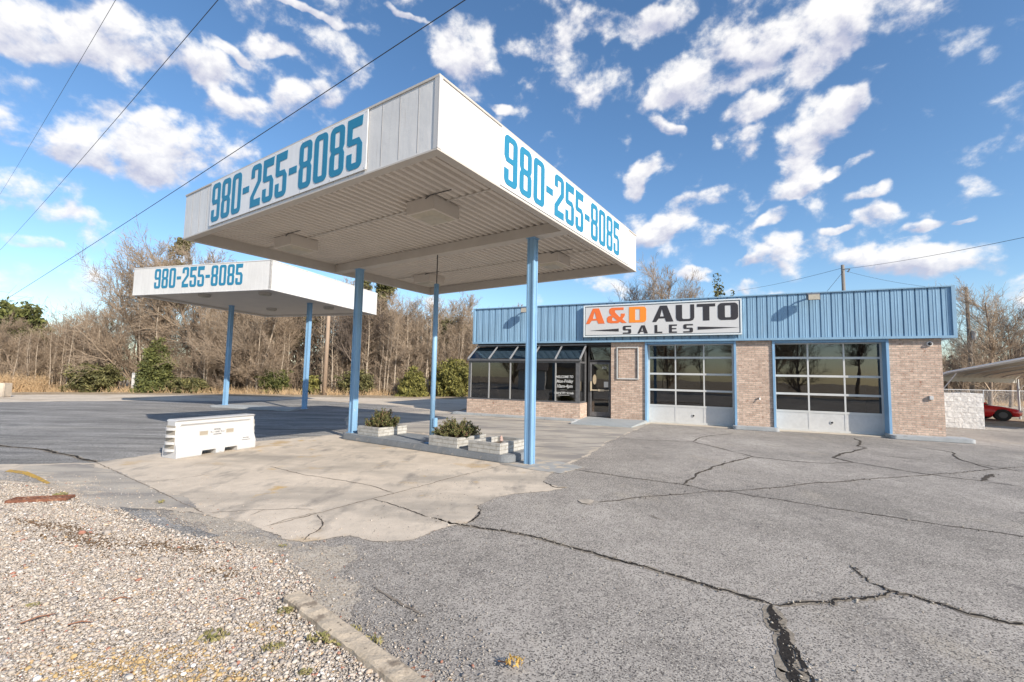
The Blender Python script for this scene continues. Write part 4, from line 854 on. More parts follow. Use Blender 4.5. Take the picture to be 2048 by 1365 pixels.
# section (across y): wide foot, sloping to a narrow top with rounded shoulders
def ysec(z): return Db/2 if z < .16 else Db/2-(z-.16)/.16*.07 if z < .32 else Db/2-.07-(z-.32)*.10
e = MB(); nx, nz = 33, 15; prof = []
zs = [0,.02,.09,.095,.16,.24,.32,.36,.44,.52,.58,.62,.67,.70,.715]
def yy(z): return min(ysec(z), .19 if z < .68 else .155 if z < .71 else .12)
ring = [(-(ysec(0)-.012 if z == 0 else .12 if z == .715 else .165 if z == .70 else ysec(z)), z) for z in zs] + [((ysec(0)-.012 if z == 0 else .12 if z == .715 else .165 if z == .70 else ysec(z)), z) for z in zs[::-1]]
xs = [0,.02,.08,.10,.45,.46,.72,.73,.90,.91,1.17,1.18,1.50,1.52,1.58,1.60]
vs = []; m = len(ring)
for x in xs:
    end = .03 if x in (0, 1.60) else 0
    for (y, z) in ring:
        zz = z
        if (.45 < x < .73 or .90 < x < 1.18) and z < .095: zz = .095+z*.02
        # recessed face panel
        yin = .045 if (.10 <= x <= 1.50 and .32 < z < .60) else 0
        yv = y-math.copysign(yin+end*.5, y)
        vs.append((x, yv, min(zz, Hb-end)))
fs = [(i*m+k, i*m+(k+1) % m, (i+1)*m+(k+1) % m, (i+1)*m+k) for i in range(len(xs)-1) for k in range(m)]
fs += [tuple(range(m-1,-1,-1)), tuple((len(xs)-1)*m+k for k in range(m))]
e.add(vs, fs); body = e.build('body', m_plastic, t, bevel=0)
for side_x, sg in ((0,-1),(1.60,1)):
    for k in range(4):
        z = .15+k*.13+(0 if sg < 0 else -.065); e = MB(); pts = [(side_x-.02*sg if i in (0, 9) else side_x+sg*(.02+.055*sin(pi*(i-.5)/8)), -.15+.30*i/9, z) for i in range(10)]
        e.add([(p[0], p[1], z-.022) for p in pts]+[(p[0], p[1], z+.022) for p in pts], [tuple(range(10)), tuple(range(19, 9, -1))]+[(i, (i+1) % 10, 10+(i+1) % 10, 10+i) for i in range(10)])
        e.build('hinge_lug', m_plastic, t)
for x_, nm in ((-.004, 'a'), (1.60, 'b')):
    MB().box(x_-.001, x_+.005, -.135, .135, .12, .60).build('end_gap_shade', mat('lug_gap_shade', (.36,.32,.26), .7), t)  # tan plate paints the shade in the gaps between the white lugs
m_slot = mat('slot_tan', (.33,.29,.23), .7)
for x in (.46, .99):
    for s in (-1,):
        e = MB(); y0 = -(ysec(.42)-.045)-.006
        e.box(x, x+.16, y0, y0+.012, .375, .452); e.build('fork_slot', m_slot, t)
        e = MB(); e.box(x-.012, x+.172, y0-.006, y0+.01, .452, .464); e.box(x-.012, x+.172, y0-.006, y0+.01, .363, .375); e.box(x-.012, x, y0-.006, y0+.01, .375, .452); e.box(x+.16, x+.172, y0-.006, y0+.01, .375, .452); e.build('slot_rim', m_plastic, t)
MB().tube([(.815,-Db/2+.004,.06),(.815,-Db/2-.014,.06)], .03, 12).build('drain_plug', m_plastic, t)
for s_, z_ in (('MODEL', .462), ('TL-1 AND TL-2', .413), ('BARRIER', .364)):
    o = link('lettering', text_mesh('lettering', s_, .046, m_char, sx=.95, depth=.002), t); o.location = (.815, -(ysec(z_)-.045)-.0035, z_); o.rotation_euler = (.10, 0, 0)
e = MB(); e.box(1.27,1.47,-ysec(.2)-.003,-ysec(.2)+.004,.19,.203); e.build('label_line', m_char, t)
o = link('lettering', text_mesh('lettering', 'WATER', .04, m_char, depth=.002), t); o.location = (1.37, -ysec(.235)-.004, .235)
# ---------------------------------------------------------------- vegetation
m_bark = mat('bark', (.25,.19,.14), .95, noise=[(3,.25,None),(14,.25,(2,2,.4))])
m_barkl = mat('pale_bark', (.42,.35,.27), .95, noise=[(3,.2,None),(14,.2,(2,2,.4))])
m_twig = mat('twig', (.35,.27,.195), .95, noise=[(.6,.25,None)])
m_twigd = mat('dark_twig', (.16,.125,.10), .95, noise=[(.6,.25,None)])
m_leaf = attr_mat('foliage', .7)
def segs_mesh(name, S, m, n=3):
    """S rows: p0(3) p1(3) r0 r1 -> tapered n-sided sticks in one mesh"""
    S = np.array(S); a, b, r0, r1 = S[:, :3], S[:, 3:6], S[:, 6], S[:, 7]
    d = b-a; d /= np.linalg.norm(d, axis=1)[:, None]+1e-9
    ref = np.where(np.abs(d[:, 2:3]) < .9, [[0,0,1.]], [[0,1.,0]]); u = np.cross(d, ref); u /= np.linalg.norm(u, axis=1)[:, None]; v = np.cross(d, u)
    V = []
    for (c, r) in ((a, r0), (b, r1)):
        for k in range(n):
            t = 2*pi*k/n; V.append(c+(u*cos(t)+v*sin(t))*r[:, None])
    V = np.stack(V, 1); N = len(S); base = 2*n*np.arange(N)[:, None]; F = []
    for k in range(n): F.append(np.column_stack([base[:, 0]+k, base[:, 0]+(k+1) % n, base[:, 0]+n+(k+1) % n, base[:, 0]+n+k]))
    return numesh(name, V.reshape(-1, 3), np.concatenate(F), m, smooth=False)
def bare_tree(seed, H=10, spread=.5, low=.25, r0=.15, dens=1.0, multi=1):
    rr = random.Random(seed); T = []; B = []
    def grow(p, d, L, r, lvl):
        n = {0: 7, 1: 6, 2: 5, 3: 4, 4: 3}[lvl]; q = Vector(p)
        for i in range(n):
            w = .05+.045*lvl
            d = (d+Vector((rr.uniform(-w,w), rr.uniform(-w,w), rr.uniform(-w*.6,w)))+Vector((0,0,.05 if lvl < 3 else .03))).normalized()
            q2 = q+d*(L/n); ra, rb = r*(1-i/n*.75), r*(1-(i+1)/n*.75)
            (T if lvl == 0 else B).append((*q, *q2, max(ra,.0085), max(rb,.006)))
            if lvl < 4 and (lvl > 0 or (i+1)/n > low):
                for _ in range(rr.choice((1,2,2)) if lvl < 3 else rr.choice((1,1,2))):
                    az = rr.uniform(0, 2*pi); t = rr.uniform(.5,1.0)*spread*1.6 if lvl == 0 else rr.uniform(.35,.85)
                    s = d.cross(Vector((cos(az), sin(az), .3))).normalized()
                    nd_ = (d*cos(t)+s*sin(t)).normalized()
                    f = 1-.55*(i/n) if lvl == 0 else .9
                    grow(q.lerp(q2, rr.random()), nd_, L*{0:.52,1:.55,2:.50,3:.55}[lvl]*f*rr.uniform(.7,1.25), rb*{0:.7,1:.72,2:.6,3:.6}[lvl], lvl+1)
            q = q2
    for k in range(multi):
        a = rr.uniform(0, 6.28); lean = .06 if multi == 1 else .3
        grow((rr.uniform(-.2,.2)*(multi > 1), rr.uniform(-.2,.2)*(multi > 1), -.1), Vector((cos(a)*lean, sin(a)*lean, 1)).normalized(), H*rr.uniform(.75,.92), r0, 0)
    return T, B
class TreeKind:
    def __init__(s, seed, mt=None, mc=None, **k):
        T, B = bare_tree(seed, **k); s.t = segs_mesh('trunk', T, mt or m_bark, 7); s.b = segs_mesh('crown', B, mc or m_twig, 3); s.n = len(B)
        s.h = max(q[5] for q in B)
def put_tree(kind, x, y, h, rz, label, group, name='bare_tree', sx=1.0, z=-.05):
    t = thing(name, label, 'tree', (x, y, z), rz, group); s = h/kind.h
    t.scale = (s*sx, s*sx, s)
    link('trunk', kind.t, t); link('crown', kind.b, t)
    return t
K = [TreeKind(11, H=11, spread=.62, low=.12, r0=.17), TreeKind(12, m_barkl, m_twig, H=10, spread=.55, low=.2, r0=.14), TreeKind(13, H=10, spread=.8, low=.08, r0=.15, multi=2),
     TreeKind(14, m_barkl, m_twig, H=11, spread=.45, low=.35, r0=.13), TreeKind(15, m_bark, m_twigd, H=10, spread=.5, low=.3, r0=.16), TreeKind(16, m_barkl, m_twig, H=9, spread=.9, low=.05, r0=.12, multi=3)]
print('TREE SEGS', [k.n for k in K])
sapT = []
rr = random.Random(3)
for k in range(1):
    T = []; q = Vector((0,0,-.1)); d = Vector((0,0,1))
    for i in range(9):
        d = (d+Vector((rr.uniform(-.07,.07), rr.uniform(-.07,.07), .1))).normalized(); q2 = q+d*.95; T.append((*q, *q2, .075*(1-i/10), .075*(1-(i+1)/10))); q = q2
    sap_t = segs_mesh('trunk', T, m_barkl, 6); Bs = []
    for i in range(60):
        z = rr.uniform(1.5, 8.4); a = rr.uniform(0, 6.28); l = rr.uniform(.5,1.3); p = Vector((0,0,z)); j = int((z+.1)/.95); 
        if j < len(T):
            f = (z+.1)/.95-j; p = Vector(T[j][:3]).lerp(Vector(T[j][3:6]), f)
        e_ = p+Vector((cos(a)*l*.7, sin(a)*l*.7, l*.6)); Bs.append((*p, *e_, .018, .006))
        for _ in range(5):
            s_ = p.lerp(e_, rr.uniform(.3, 1)); Bs.append((*s_, *(s_+Vector((rr.uniform(-.4,.4), rr.uniform(-.4,.4), rr.uniform(.05,.5)))), .008, .004))
    class _S: pass
    SAP = _S(); SAP.t = sap_t; SAP.b = segs_mesh('crown', Bs, m_twig, 3); SAP.h = 8.5

TL = [(-62,20),(-48,24),(-36,28),(-30,32.5),(-14,34.5),(-4,38),(4,41),(16,44),(30,42),(46,36),(60,28)]
def on_line(s, off=0):
    n = len(TL)-1; i = min(int(s*n), n-1); f = s*n-i; a, b = Vector(TL[i]), Vector(TL[i+1]); p = a.lerp(b, f); d = (b-a).normalized(); return p.x-d.y*off, p.y+d.x*off
GB = 'bare winter trees of the dense treeline'
rr = random.Random(21)
# trees one can point to, front of the wood
named = [
 (K[0],-28.3,34.4,12.2,.3,1.05,'tall spreading bare tree with pale trunk left of the smaller canopy'),
 (K[2],-23.5,35.2,11.6,1.9,1.05,'wide low-branching bare tree just left of the back canopy post'),
 (K[5],-20.0,34.8,9.2,4.2,1.1,'many-stemmed pale bare tree seen between the two back canopy posts'),
 (K[2],-36.5,31.5,5.6,3.1,1.1,'shorter bare tree toward the far left edge of the wood'),
 (K[3],-9.3,36.0,8.4,.8,.9,'slim pale bare tree seen between the large canopy posts'),
 (K[1],-4.4,39.0,9.0,2.2,1.05,'bare tree right of the thin vent pole, above the evergreen bushes'),
 (K[4],-12.5,36.0,8.6,5.0,.95,'dark-twigged bare tree right of the back canopy end'),
 (K[1],.2,41.0,8.6,2.9,1.05,'bare tree just left of the right canopy post, above the shop fascia'),
 (K[0],14.0,41.0,13.0,4.0,.95,'bare tree rising behind the shop roof, above the shop sign'),
 (K[4],11.8,42.0,12.0,1.0,.9,'thin bare treetop behind the left half of the shop sign'),
 (K[3],16.6,42.5,12.4,2.0,1.0,'bare treetop behind the shop roof next to the cedar'),
 (K[0],33.8,32.0,9.8,2.5,1.0,'large dark spreading bare tree behind the carport at far right'),
 (K[4],38.0,34.5,8.5,.5,1.0,'bare tree at the very right edge behind the carport'),
 (K[1],30.5,34.5,6.6,.4,1.1,'lower bare tree right beside the shop wall at the right'),
]
for k, x, y, h, rz, s, lb in named: put_tree(k, x, y, h, rz, lb, None, sx=s)
# the wood itself, several trees deep
cnt = 0
for row, (off, step, hh) in enumerate(((1.2, 3.4, 7.6), (3.8, 3.4, 9.4), (6.8, 3.6, 10.8), (10.5, 4.2, 11.2))):
    s = 0.0
    while s < 1:
        x, y = on_line(s, off+rr.uniform(-.8,.8)); x += rr.uniform(-.7,.7)
        gap = 2.5 < x < 11.5
        h = hh*rr.uniform(.85,1.12)
        lim = 1.67+y*float(np.interp(x/y, [-1.6,-1.137,-1.02,-.91,-.8,-.7], [.05,.075,.11,.16,.25,.32])); h = min(h, lim*rr.uniform(.8,1.05))
        if x > -12: h *= .86
        if gap: h = min(h, 5.6)
        if x > 16: h *= .72
        if x < 22 and x > 11.5: h = min(h, 7.2)
        far_right = x > 20
        kd = K[rr.randrange(6)] if row < 3 else K[rr.choice((1,3,4))]
        if not (row == 0 and rr.random() < .15):
            nm = ('first', 'second', 'third', 'last')[row]
            put_tree(kd, x, y, h, rr.uniform(0, 6.28), 'grey-brown bare winter tree standing among others inside the treeline', GB, sx=rr.uniform(.9,1.15)); cnt += 1
        s += step*rr.uniform(.8,1.2)/130
for i in range(100):
    s = rr.uniform(.22, .50); x, y = on_line(s, rr.uniform(-.3,2.6))
    put_tree(SAP, x, y, min(rr.uniform(4.5,8.2), 1.2+y*float(np.interp(x/y, [-1.6,-1.137,-1.02,-.91,-.8,-.7], [.05,.08,.11,.15,.22,.3]))), rr.uniform(0,6.28), 'slender pale sapling trunk along the front of the wood', 'slender saplings along the front of the wood', sx=rr.uniform(.8,1.2), name='sapling')
print('wood trees', cnt)

# evergreens
def foliage(n, shape, leaf, cols, seed, clump=14, sig=.22):
    g = np.random.default_rng(seed); C = []
    while len(C) < n//clump:
        p = g.uniform(-1,1,3); w = shape(p)
        if w > 0: C.append(p)
    C = np.array(C); ct = g.uniform(.65,1.3,len(C))
    idx = np.repeat(np.arange(len(C)), clump); P = C[idx]+g.normal(0,sig,(len(idx),3))*np.array([1,1,.7])
    return P, ct[idx], g
def leaf_mesh(name, P, size, tone, m, g, droop=0.0):
    n = len(P); d = g.normal(0,1,(n,3)); d[:, 2] += droop; d /= np.linalg.norm(d, axis=1)[:, None]
    u = np.cross(d, g.normal(0,1,(n,3))); u /= np.linalg.norm(u, axis=1)[:, None]
    s = size*g.uniform(.6,1.4,n)[:, None]
    V = np.stack([P-d*s, P+u*s*.38, P+d*s, P-u*s*.38], 1).reshape(-1, 3); F = np.arange(4*n).reshape(-1, 4)
    return numesh(name, V, F, m, tone)
def evergreen(label, x, y, w, h, kind, seed, name='evergreen_bush', cat='bush', n=9000, cols=((.10,.14,.03),(.05,.09,.025)), trunk=.3, leaf=.10, group=None, base=0.0):
    t = thing(name, label, cat, (x, y, -.05), 0, group)
    if kind == 'cone': sh = lambda p: (1-(p[2]+1)/2)**.8*.95 + .10 + .20*sin(p[2]*8+seed)*sin(math.atan2(p[1], p[0])*2+p[2]*5+seed) - math.hypot(p[0], p[1])
    elif kind == 'pine':
        rp = random.Random(seed); pads = [(rp.uniform(-.6,.6), rp.uniform(-.6,.6), rp.uniform(-.8,.9), rp.uniform(.18,.42)) for _ in range(14)]
        sh = lambda p: max(q[3]-math.sqrt((p[0]-q[0])**2+(p[1]-q[1])**2+((p[2]-q[2])*1.3)**2) for q in pads)
    else: sh = lambda p: 1-(p[0]**2+p[1]**2+(p[2]*.9+.1)**2)*(1.25+.75*sin(p[0]*6+p[2]*4+seed)*cos(p[1]*5+seed*2))
    P, ct, g = foliage(n, sh, leaf, cols, seed, sig=.09 if kind != 'pine' else .07)
    P = P*np.array([w/2, w/2, h/2])+np.array([0,0,h/2+base]); P[:, 2] = np.abs(P[:, 2])
    mixv = g.random((len(P),1)); c = (np.array(cols[0])*mixv+np.array(cols[1])*(1-mixv))*ct[:, None]*g.uniform(.8,1.2,(len(P),1))
    link('crown', leaf_mesh('crown', P, leaf, c, m_leaf, g, .6), t)
    S = []; rq = random.Random(seed)
    for i in range(5): S.append((0,0,h*(.85)*i/5, rq.uniform(-.02,.02), 0, h*.85*(i+1)/5, .028*h*(1-i/6)*trunk*3, .028*h*(1-(i+1)/6)*trunk*3))
    if kind in ('pine', 'cone'):
        for i in range(16):
            z = h*rq.uniform(.35,.9); a = rq.uniform(0,6.28); l = w*.35*(1.1-z/h); S.append((0,0,z,cos(a)*l,sin(a)*l,z+.2*l,.03,.01))
    link('trunk', segs_mesh('trunk', S, m_bark, 6), t)
    return t
YG = ((.26,.235,.065),(.12,.125,.04)); GR = ((.16,.165,.05),(.065,.08,.03)); OL = ((.17,.155,.06),(.085,.09,.04)); DK = ((.05,.075,.03),(.028,.045,.02))
evergreen('green conical cedar bush at the wood edge, left of the back canopy post', -25.6, 32.6, 2.6, 3.9, 'cone', 1, cols=GR, n=12000)
evergreen('low dark green spreading bush at its right foot, behind the back canopy post', -23.2, 32.8, 2.4, 1.1, 'round', 2, cols=OL, n=6000)
evergreen('dark green bush at the wood edge near the far left', -29.2, 31.6, 2.8, 2.0, 'round', 3, cols=OL, n=9000)
evergreen('yellow-green rounded bush left of the thin vent pole', -7.4, 34.2, 2.3, 2.3, 'cone', 4, cols=YG, n=9000)
evergreen('larger yellow-green bush between the vent pole and the sunroom', -4.5, 35.2, 3.0, 2.9, 'round', 5, cols=YG, n=11000)
evergreen('small dark evergreen bush between the two back canopy posts', -17.8, 34.0, 2.0, 1.9, 'round', 6, cols=GR, n=5000)
evergreen('small yellowish bush left of the back canopy right post', -14.9, 33.9, 1.3, 1.4, 'round', 7, cols=YG, n=3000)
evergreen('dull green bush between the tan utility pole and the left canopy post', -12.0, 35.0, 2.6, 1.9, 'round', 8, cols=OL, n=5000)
for i, (x, y, w, h, bs, lb) in enumerate(((-32.0,41.5,3.4,6.5,7.3,'pine crown poking above the bare trees left of the large canopy'),(-12.0,40.0,3.6,5.0,4.9,'pine crown seen just right of the back canopy roof'),(-42.0,35.0,4.4,4.0,3.0,'dark evergreen tree at the far left end of the wood'),(-36.5,33.0,3.6,4.0,2.4,'evergreen tree showing behind bare branches at the left'),(-50.0,36.0,5.0,4.4,1.0,'low dark evergreen at the left picture edge'),(-19.5,41.0,4.5,4.5,4.0,'evergreen crown hidden among branches over the back canopy'),(-6.0,42.5,4.2,4.5,2.6,'evergreen crown among the branches behind the vent pole'))):
    t = evergreen(lb, x, y, w, h, 'pine' if i < 2 else 'round', 30+i, name='pine_tree', cat='tree', n=7000, cols=OL if i < 2 or i > 4 else GR, leaf=.17, base=bs)
    link('trunk', segs_mesh('trunk', [(0,0,-.1,.1,0,bs+h*.4,.17,.10)], m_bark, 8), t)
t = evergreen('ragged cedar tip rising behind the shop roof right of the bare treetops', 16.6, 36.0, 2.6, 9.9, 'cone', 50, name='cedar_tree', cat='tree', n=9000, cols=OL, leaf=.13)
evergreen('small second cedar tip behind the shop roof, right of the taller one', 17.9, 36.4, 1.6, 8.9, 'cone', 51, name='cedar_tree', cat='tree', n=5000, cols=OL, leaf=.12)

# dense understory: brush, vines and dry grass along the wood edge (stuff)
def brush(name, label, cat, s0, s1, off, n, h0, h1, r, m, seed, lean=.35):
    g = random.Random(seed); S = []
    for i in range(n):
        s = g.uniform(s0, s1); x, y = on_line(s, g.uniform(*off)); h = g.uniform(h0, h1)*(1 if g.random() < .8 else 1.3)
        a = g.uniform(0, 6.28); p = Vector((x, y, -.05)); d = Vector((cos(a)*lean*g.random(), sin(a)*lean*g.random(), 1)); k = 3
        for j in range(k):
            d = (d+Vector((g.uniform(-.3,.3), g.uniform(-.3,.3), 0))).normalized(); q = p+d*h/k; S.append((*p, *q, r*(1-j/k*.7), r*(1-(j+1)/k*.8))); 
            if g.random() < .7:
                w = q+Vector((g.uniform(-.6,.6), g.uniform(-.6,.6), g.uniform(-.1,.7)))*h*.22; S.append((*q, *w, r*.5, r*.25))
            p = q
    o = link(name, segs_mesh(name, S, m, 3)); o['kind'] = 'stuff'; return tag(o, label, cat)
brush('underbrush', 'tangled brown underbrush and vines filling the wood behind the lot', 'brush', 0, 1, (.3,9), 9000, .8, 3.2, .018, m_twig, 1)
brush('underbrush', 'darker thin stems deeper inside the wood', 'brush', 0, 1, (3,12), 6000, 2.5, 6.0, .022, m_twigd, 2, .2)
m_drygrass = mat('dry_grass', (.60,.43,.25), .95, noise=[(.5,.2,None)])
brush('dry_grass', 'tan dry grass fringe along the foot of the wood', 'grass', 0, 1, (-1.8,.6), 14000, .15, .60, .014, m_drygrass, 3, .6)
brush('dry_grass', 'taller orange-tan dry grass clump at the left wood edge', 'grass', .05, .27, (-1.6,.8), 9000, .4, 1.15, .014, m_drygrass, 4, .5)
m_leaflit = mat('leaf_litter', (.30,.20,.12), .95, noise=[(.4,.2,None),(6,.35,None)])
lit = [on_line(i/40, -.3) for i in range(41)]+[on_line(i/40, 26) for i in range(40,-1,-1)]
sheet('forest_floor', ragged(lit, .8, .3, 3), -.004, m_leaflit)
# dense far thicket closing the wood behind
g = np.random.default_rng(5); n = 60000
s = g.random(n); P = np.array([on_line(a, o_) for a, o_ in zip(s, g.uniform(9,20,n))]); x = P[:, 0]
top = np.interp(x, [-70,-46,-33,-12,0,3,12,20,60], [2.5,3.2,6.0,5.2,4.8,3.8,4.0,4.5,4.5])
z = g.random(n)**1.2*top*g.uniform(.6,1.1,n); PP = np.column_stack([P, z])
ton = np.array([[.155,.125,.095],[.12,.10,.075],[.075,.085,.045]])[g.choice(3,n,p=[.5,.3,.2])]*g.uniform(.7,1.2,(n,1))
o = link('thicket', leaf_mesh('thicket', PP, .30, ton, m_leaf, g, 1.5)); o['kind'] = 'stuff'; tag(o, 'brown far thicket closing the view at the back of the wood', 'thicket')

# shrubs in the planters
def shrub(label, a, b, w, h, seed):
    t = thing('planter_shrub', label, 'shrub', (0,0,0), 0, 'shrubs in the planters'); place(t, P1, TH1, -a, b, .26)
    g = np.random.default_rng(seed); S = []; tips = []
    for i in range(210):
        az = g.uniform(0, 6.28); r = g.random()**.55; top = Vector((cos(az)*r*w*.5*g.uniform(.8,1.15), sin(az)*r*w*.42, h*.82*(1-.55*r*r)*g.uniform(.6,1.2)*(1+.18*sin(az*3+seed))))
        base = Vector((top.x*.35, top.y*.35, 0)); mid = base.lerp(top, .5)+Vector((0,0,.03))
        S.append((*base, *mid, .006, .005)); S.append((*mid, *top, .005, .003)); tips += [base.lerp(top, f) for f in (.62,.74,.84,.92,1.0)]
    link('stems', segs_mesh('stems', S, m_bark, 4), t)
    T = np.array([tuple(v) for v in tips]); P = np.repeat(T, 9, 0)+g.normal(0,.014,(len(T)*9,3)); m_ = len(P)
    c = np.array([[.13,.13,.045],[.07,.09,.03],[.21,.18,.085],[.17,.085,.055]])[g.choice(4, m_, p=[.38,.32,.2,.1])]*g.uniform(.7,1.25,(m_,1))
    link('leaves', leaf_mesh('leaves', P, .021, c, m_leaf, g, .8), t)
shrub('bushy green-brown shrub growing in the planter beside the left canopy post', 5.42, 3.97, .95, .48, 61)
shrub('bushy green-brown shrub growing in the middle planter', 2.90, 3.90, 1.10, .44, 62)

# weeds and litter on the near ground
def tuft(label, x, y, s, seed, col=((.17,.17,.06),(.32,.27,.13)), z=.02, name='weed', cat='weed', group='small weeds in the gravel'):
    g = np.random.default_rng(seed); n = 60; a = g.uniform(0,6.28,n); r = g.random(n)**.5*s; P = np.column_stack([np.cos(a)*r, np.sin(a)*r*.7, g.uniform(.0,.5,n)*s*.5+.004])
    mm = g.random((n,1)); c = np.array(col[0])*mm+np.array(col[1])*(1-mm)
    o = link(name, leaf_mesh(name, P, s*.22, c, m_leaf, g, .5)); o.location = (x, y, z); tag(o, label, cat, group); return o
for i, (x, y) in enumerate(TUFTS):
    tuft('tiny green weed sprouting from the gravel or kerb in front', x, y, .04+.03*(i % 3 == 1)+.02*(i % 2), 100+i)
tuft('withered orange-brown plant growing from the asphalt at the bottom of the picture', .06, 2.70, .065, 130, ((.42,.24,.07),(.55,.38,.10)), .04, 'dry_plant', 'dry plant', None)
m_stick = mat('stick', (.25,.12,.07), .9)
for i, ((x, y), a, l) in enumerate(((STICKS[0],.9,.16),(STICKS[2],.3,.13),(STICKS[3],.5,.10),((.0,2.72),-.6,.11),((-1.9,3.35),.2,.09))):
    e = MB(); e.tube([(-l/2,0,.006),(0,.012,.012),(l/2,-.004,.006)], [.004,.005,.002], 5)
    o = e.build('twig', m_stick); o.location = (x, y, .035 if x < -1 else .012); o.rotation_euler = (0,0,a)
    tag(o, ('thin brown twig lying on the gravel at far left', 'short brown twig in the middle of the gravel', 'small dark twig on the gravel left of the kerb end', 'curled stem lying by the withered plant on the asphalt', 'broken twig on the gravel above the kerb end')[i], 'twig', 'fallen twigs')

# ---------------------------------------------------------------- poles and wires
m_pole = mat('utility_pole_wood', (.34,.25,.18), .9, noise=[(4,.15,(3,3,.3))]); m_poleg = mat('grey_pole_wood', (.22,.20,.18), .9, noise=[(4,.15,(3,3,.3))])
t = thing('utility_pole', 'tan wooden utility pole right of the back canopy post, before the wood', 'utility pole', (-13.75,33.4,0))
MB().tube([(0,0,-.2),(.03,0,4),(.05,0,8.1)], [.16,.145,.12], 12).build('pole', m_pole, t, smooth=True)
t = thing('utility_pole', 'grey utility pole top rising behind the shop roof', 'utility pole', (26.73,36,0))
MB().tube([(.1,0,-.2),(0,0,11.15)], [.17,.12], 12).build('pole', m_poleg, t, smooth=True)
e = MB(); e.tube([(-.12,-.13,10.75),(.5,-.13,10.8)], .03, 6); e.tube([(.3,-.14,10.55),(.45,-.14,10.75)], .05, 6); e.build('bracket', m_bronze2, t)
t = thing('utility_pole', 'dark thin utility pole in front of the bare tree at far right', 'utility pole', (34.63,34,0))
MB().tube([(.05,0,-.2),(0,0,9.1)], [.15,.10], 10).build('pole', m_poleg, t, smooth=True)
MB().tube([(.22,-.15,5.0),(.22,-.15,5.7)], .16, 12).build('transformer', m_galv, t)
def cable(label, a, b, sag, r, n=30):
    a, b = Vector(a), Vector(b); pts = [a.lerp(b, i/n)-Vector((0,0,sag*4*(i/n)*(1-i/n))) for i in range(n+1)]
    o = MB().tube(pts, r, 6).build('power_line', m_wire, smooth=True); tag(o, label, 'power line', 'overhead cables')
cable('thick black cable crossing in front of the large canopy from top centre to far left', (.35,11.5,13.15), (-51.6,45,7.93), .12, .016)
cable('thin black cable in the sky above, running down from the top left', (-9.2,13.8,14.5), (-69.5,60,17.3), .25, .013)
cable('thinnest leftmost cable in the sky at the top left', (-14.4,15.7,16.4), (-71.5,60,22.8), .25, .009)
cable('thin cable from the grey pole behind the shop to the right edge', (26.75,35.9,10.8), (23.6,19.5,8.45), .15, .012)
cable('faint cable from the grey pole behind the shop leftwards over the roof', (26.7,35.9,10.9), (30.6,60.5,13.8), .2, .014)
cable('slanting guy wire below the top of the grey pole behind the shop', (26.7,35.9,10.6), (25.0,36.5,8.2), .02, .014)
cable('faint cable from the dark pole at far right to the grey pole', (34.6,34,8.9), (26.8,36,10.7), .3, .010)

# ---------------------------------------------------------------- right side: white wall, car, carport, fence
m_block = brick_mat('white_split_block', (.80,.79,.76), (.74,.73,.70), (.62,.61,.58), w=.40, h=.20, ms=.006, dark=False, bump=.03, coarse=7)
dx, dy = 17.74-15.0, 17.02-18.72; a = math.atan2(dy, dx); l = math.hypot(dx, dy)
t = thing('block_wall', 'low white split-face block wall beside the shop at the right', 'wall', (15.0,18.72,0), a)
MB().box(0, l, 0, .2, 0, 1.335).build('blocks', m_block, t, bevel=.01)
MB().box(l-.2, l-.001, .201, 3.0, 0, 1.33).build('return_wall', m_block, t)

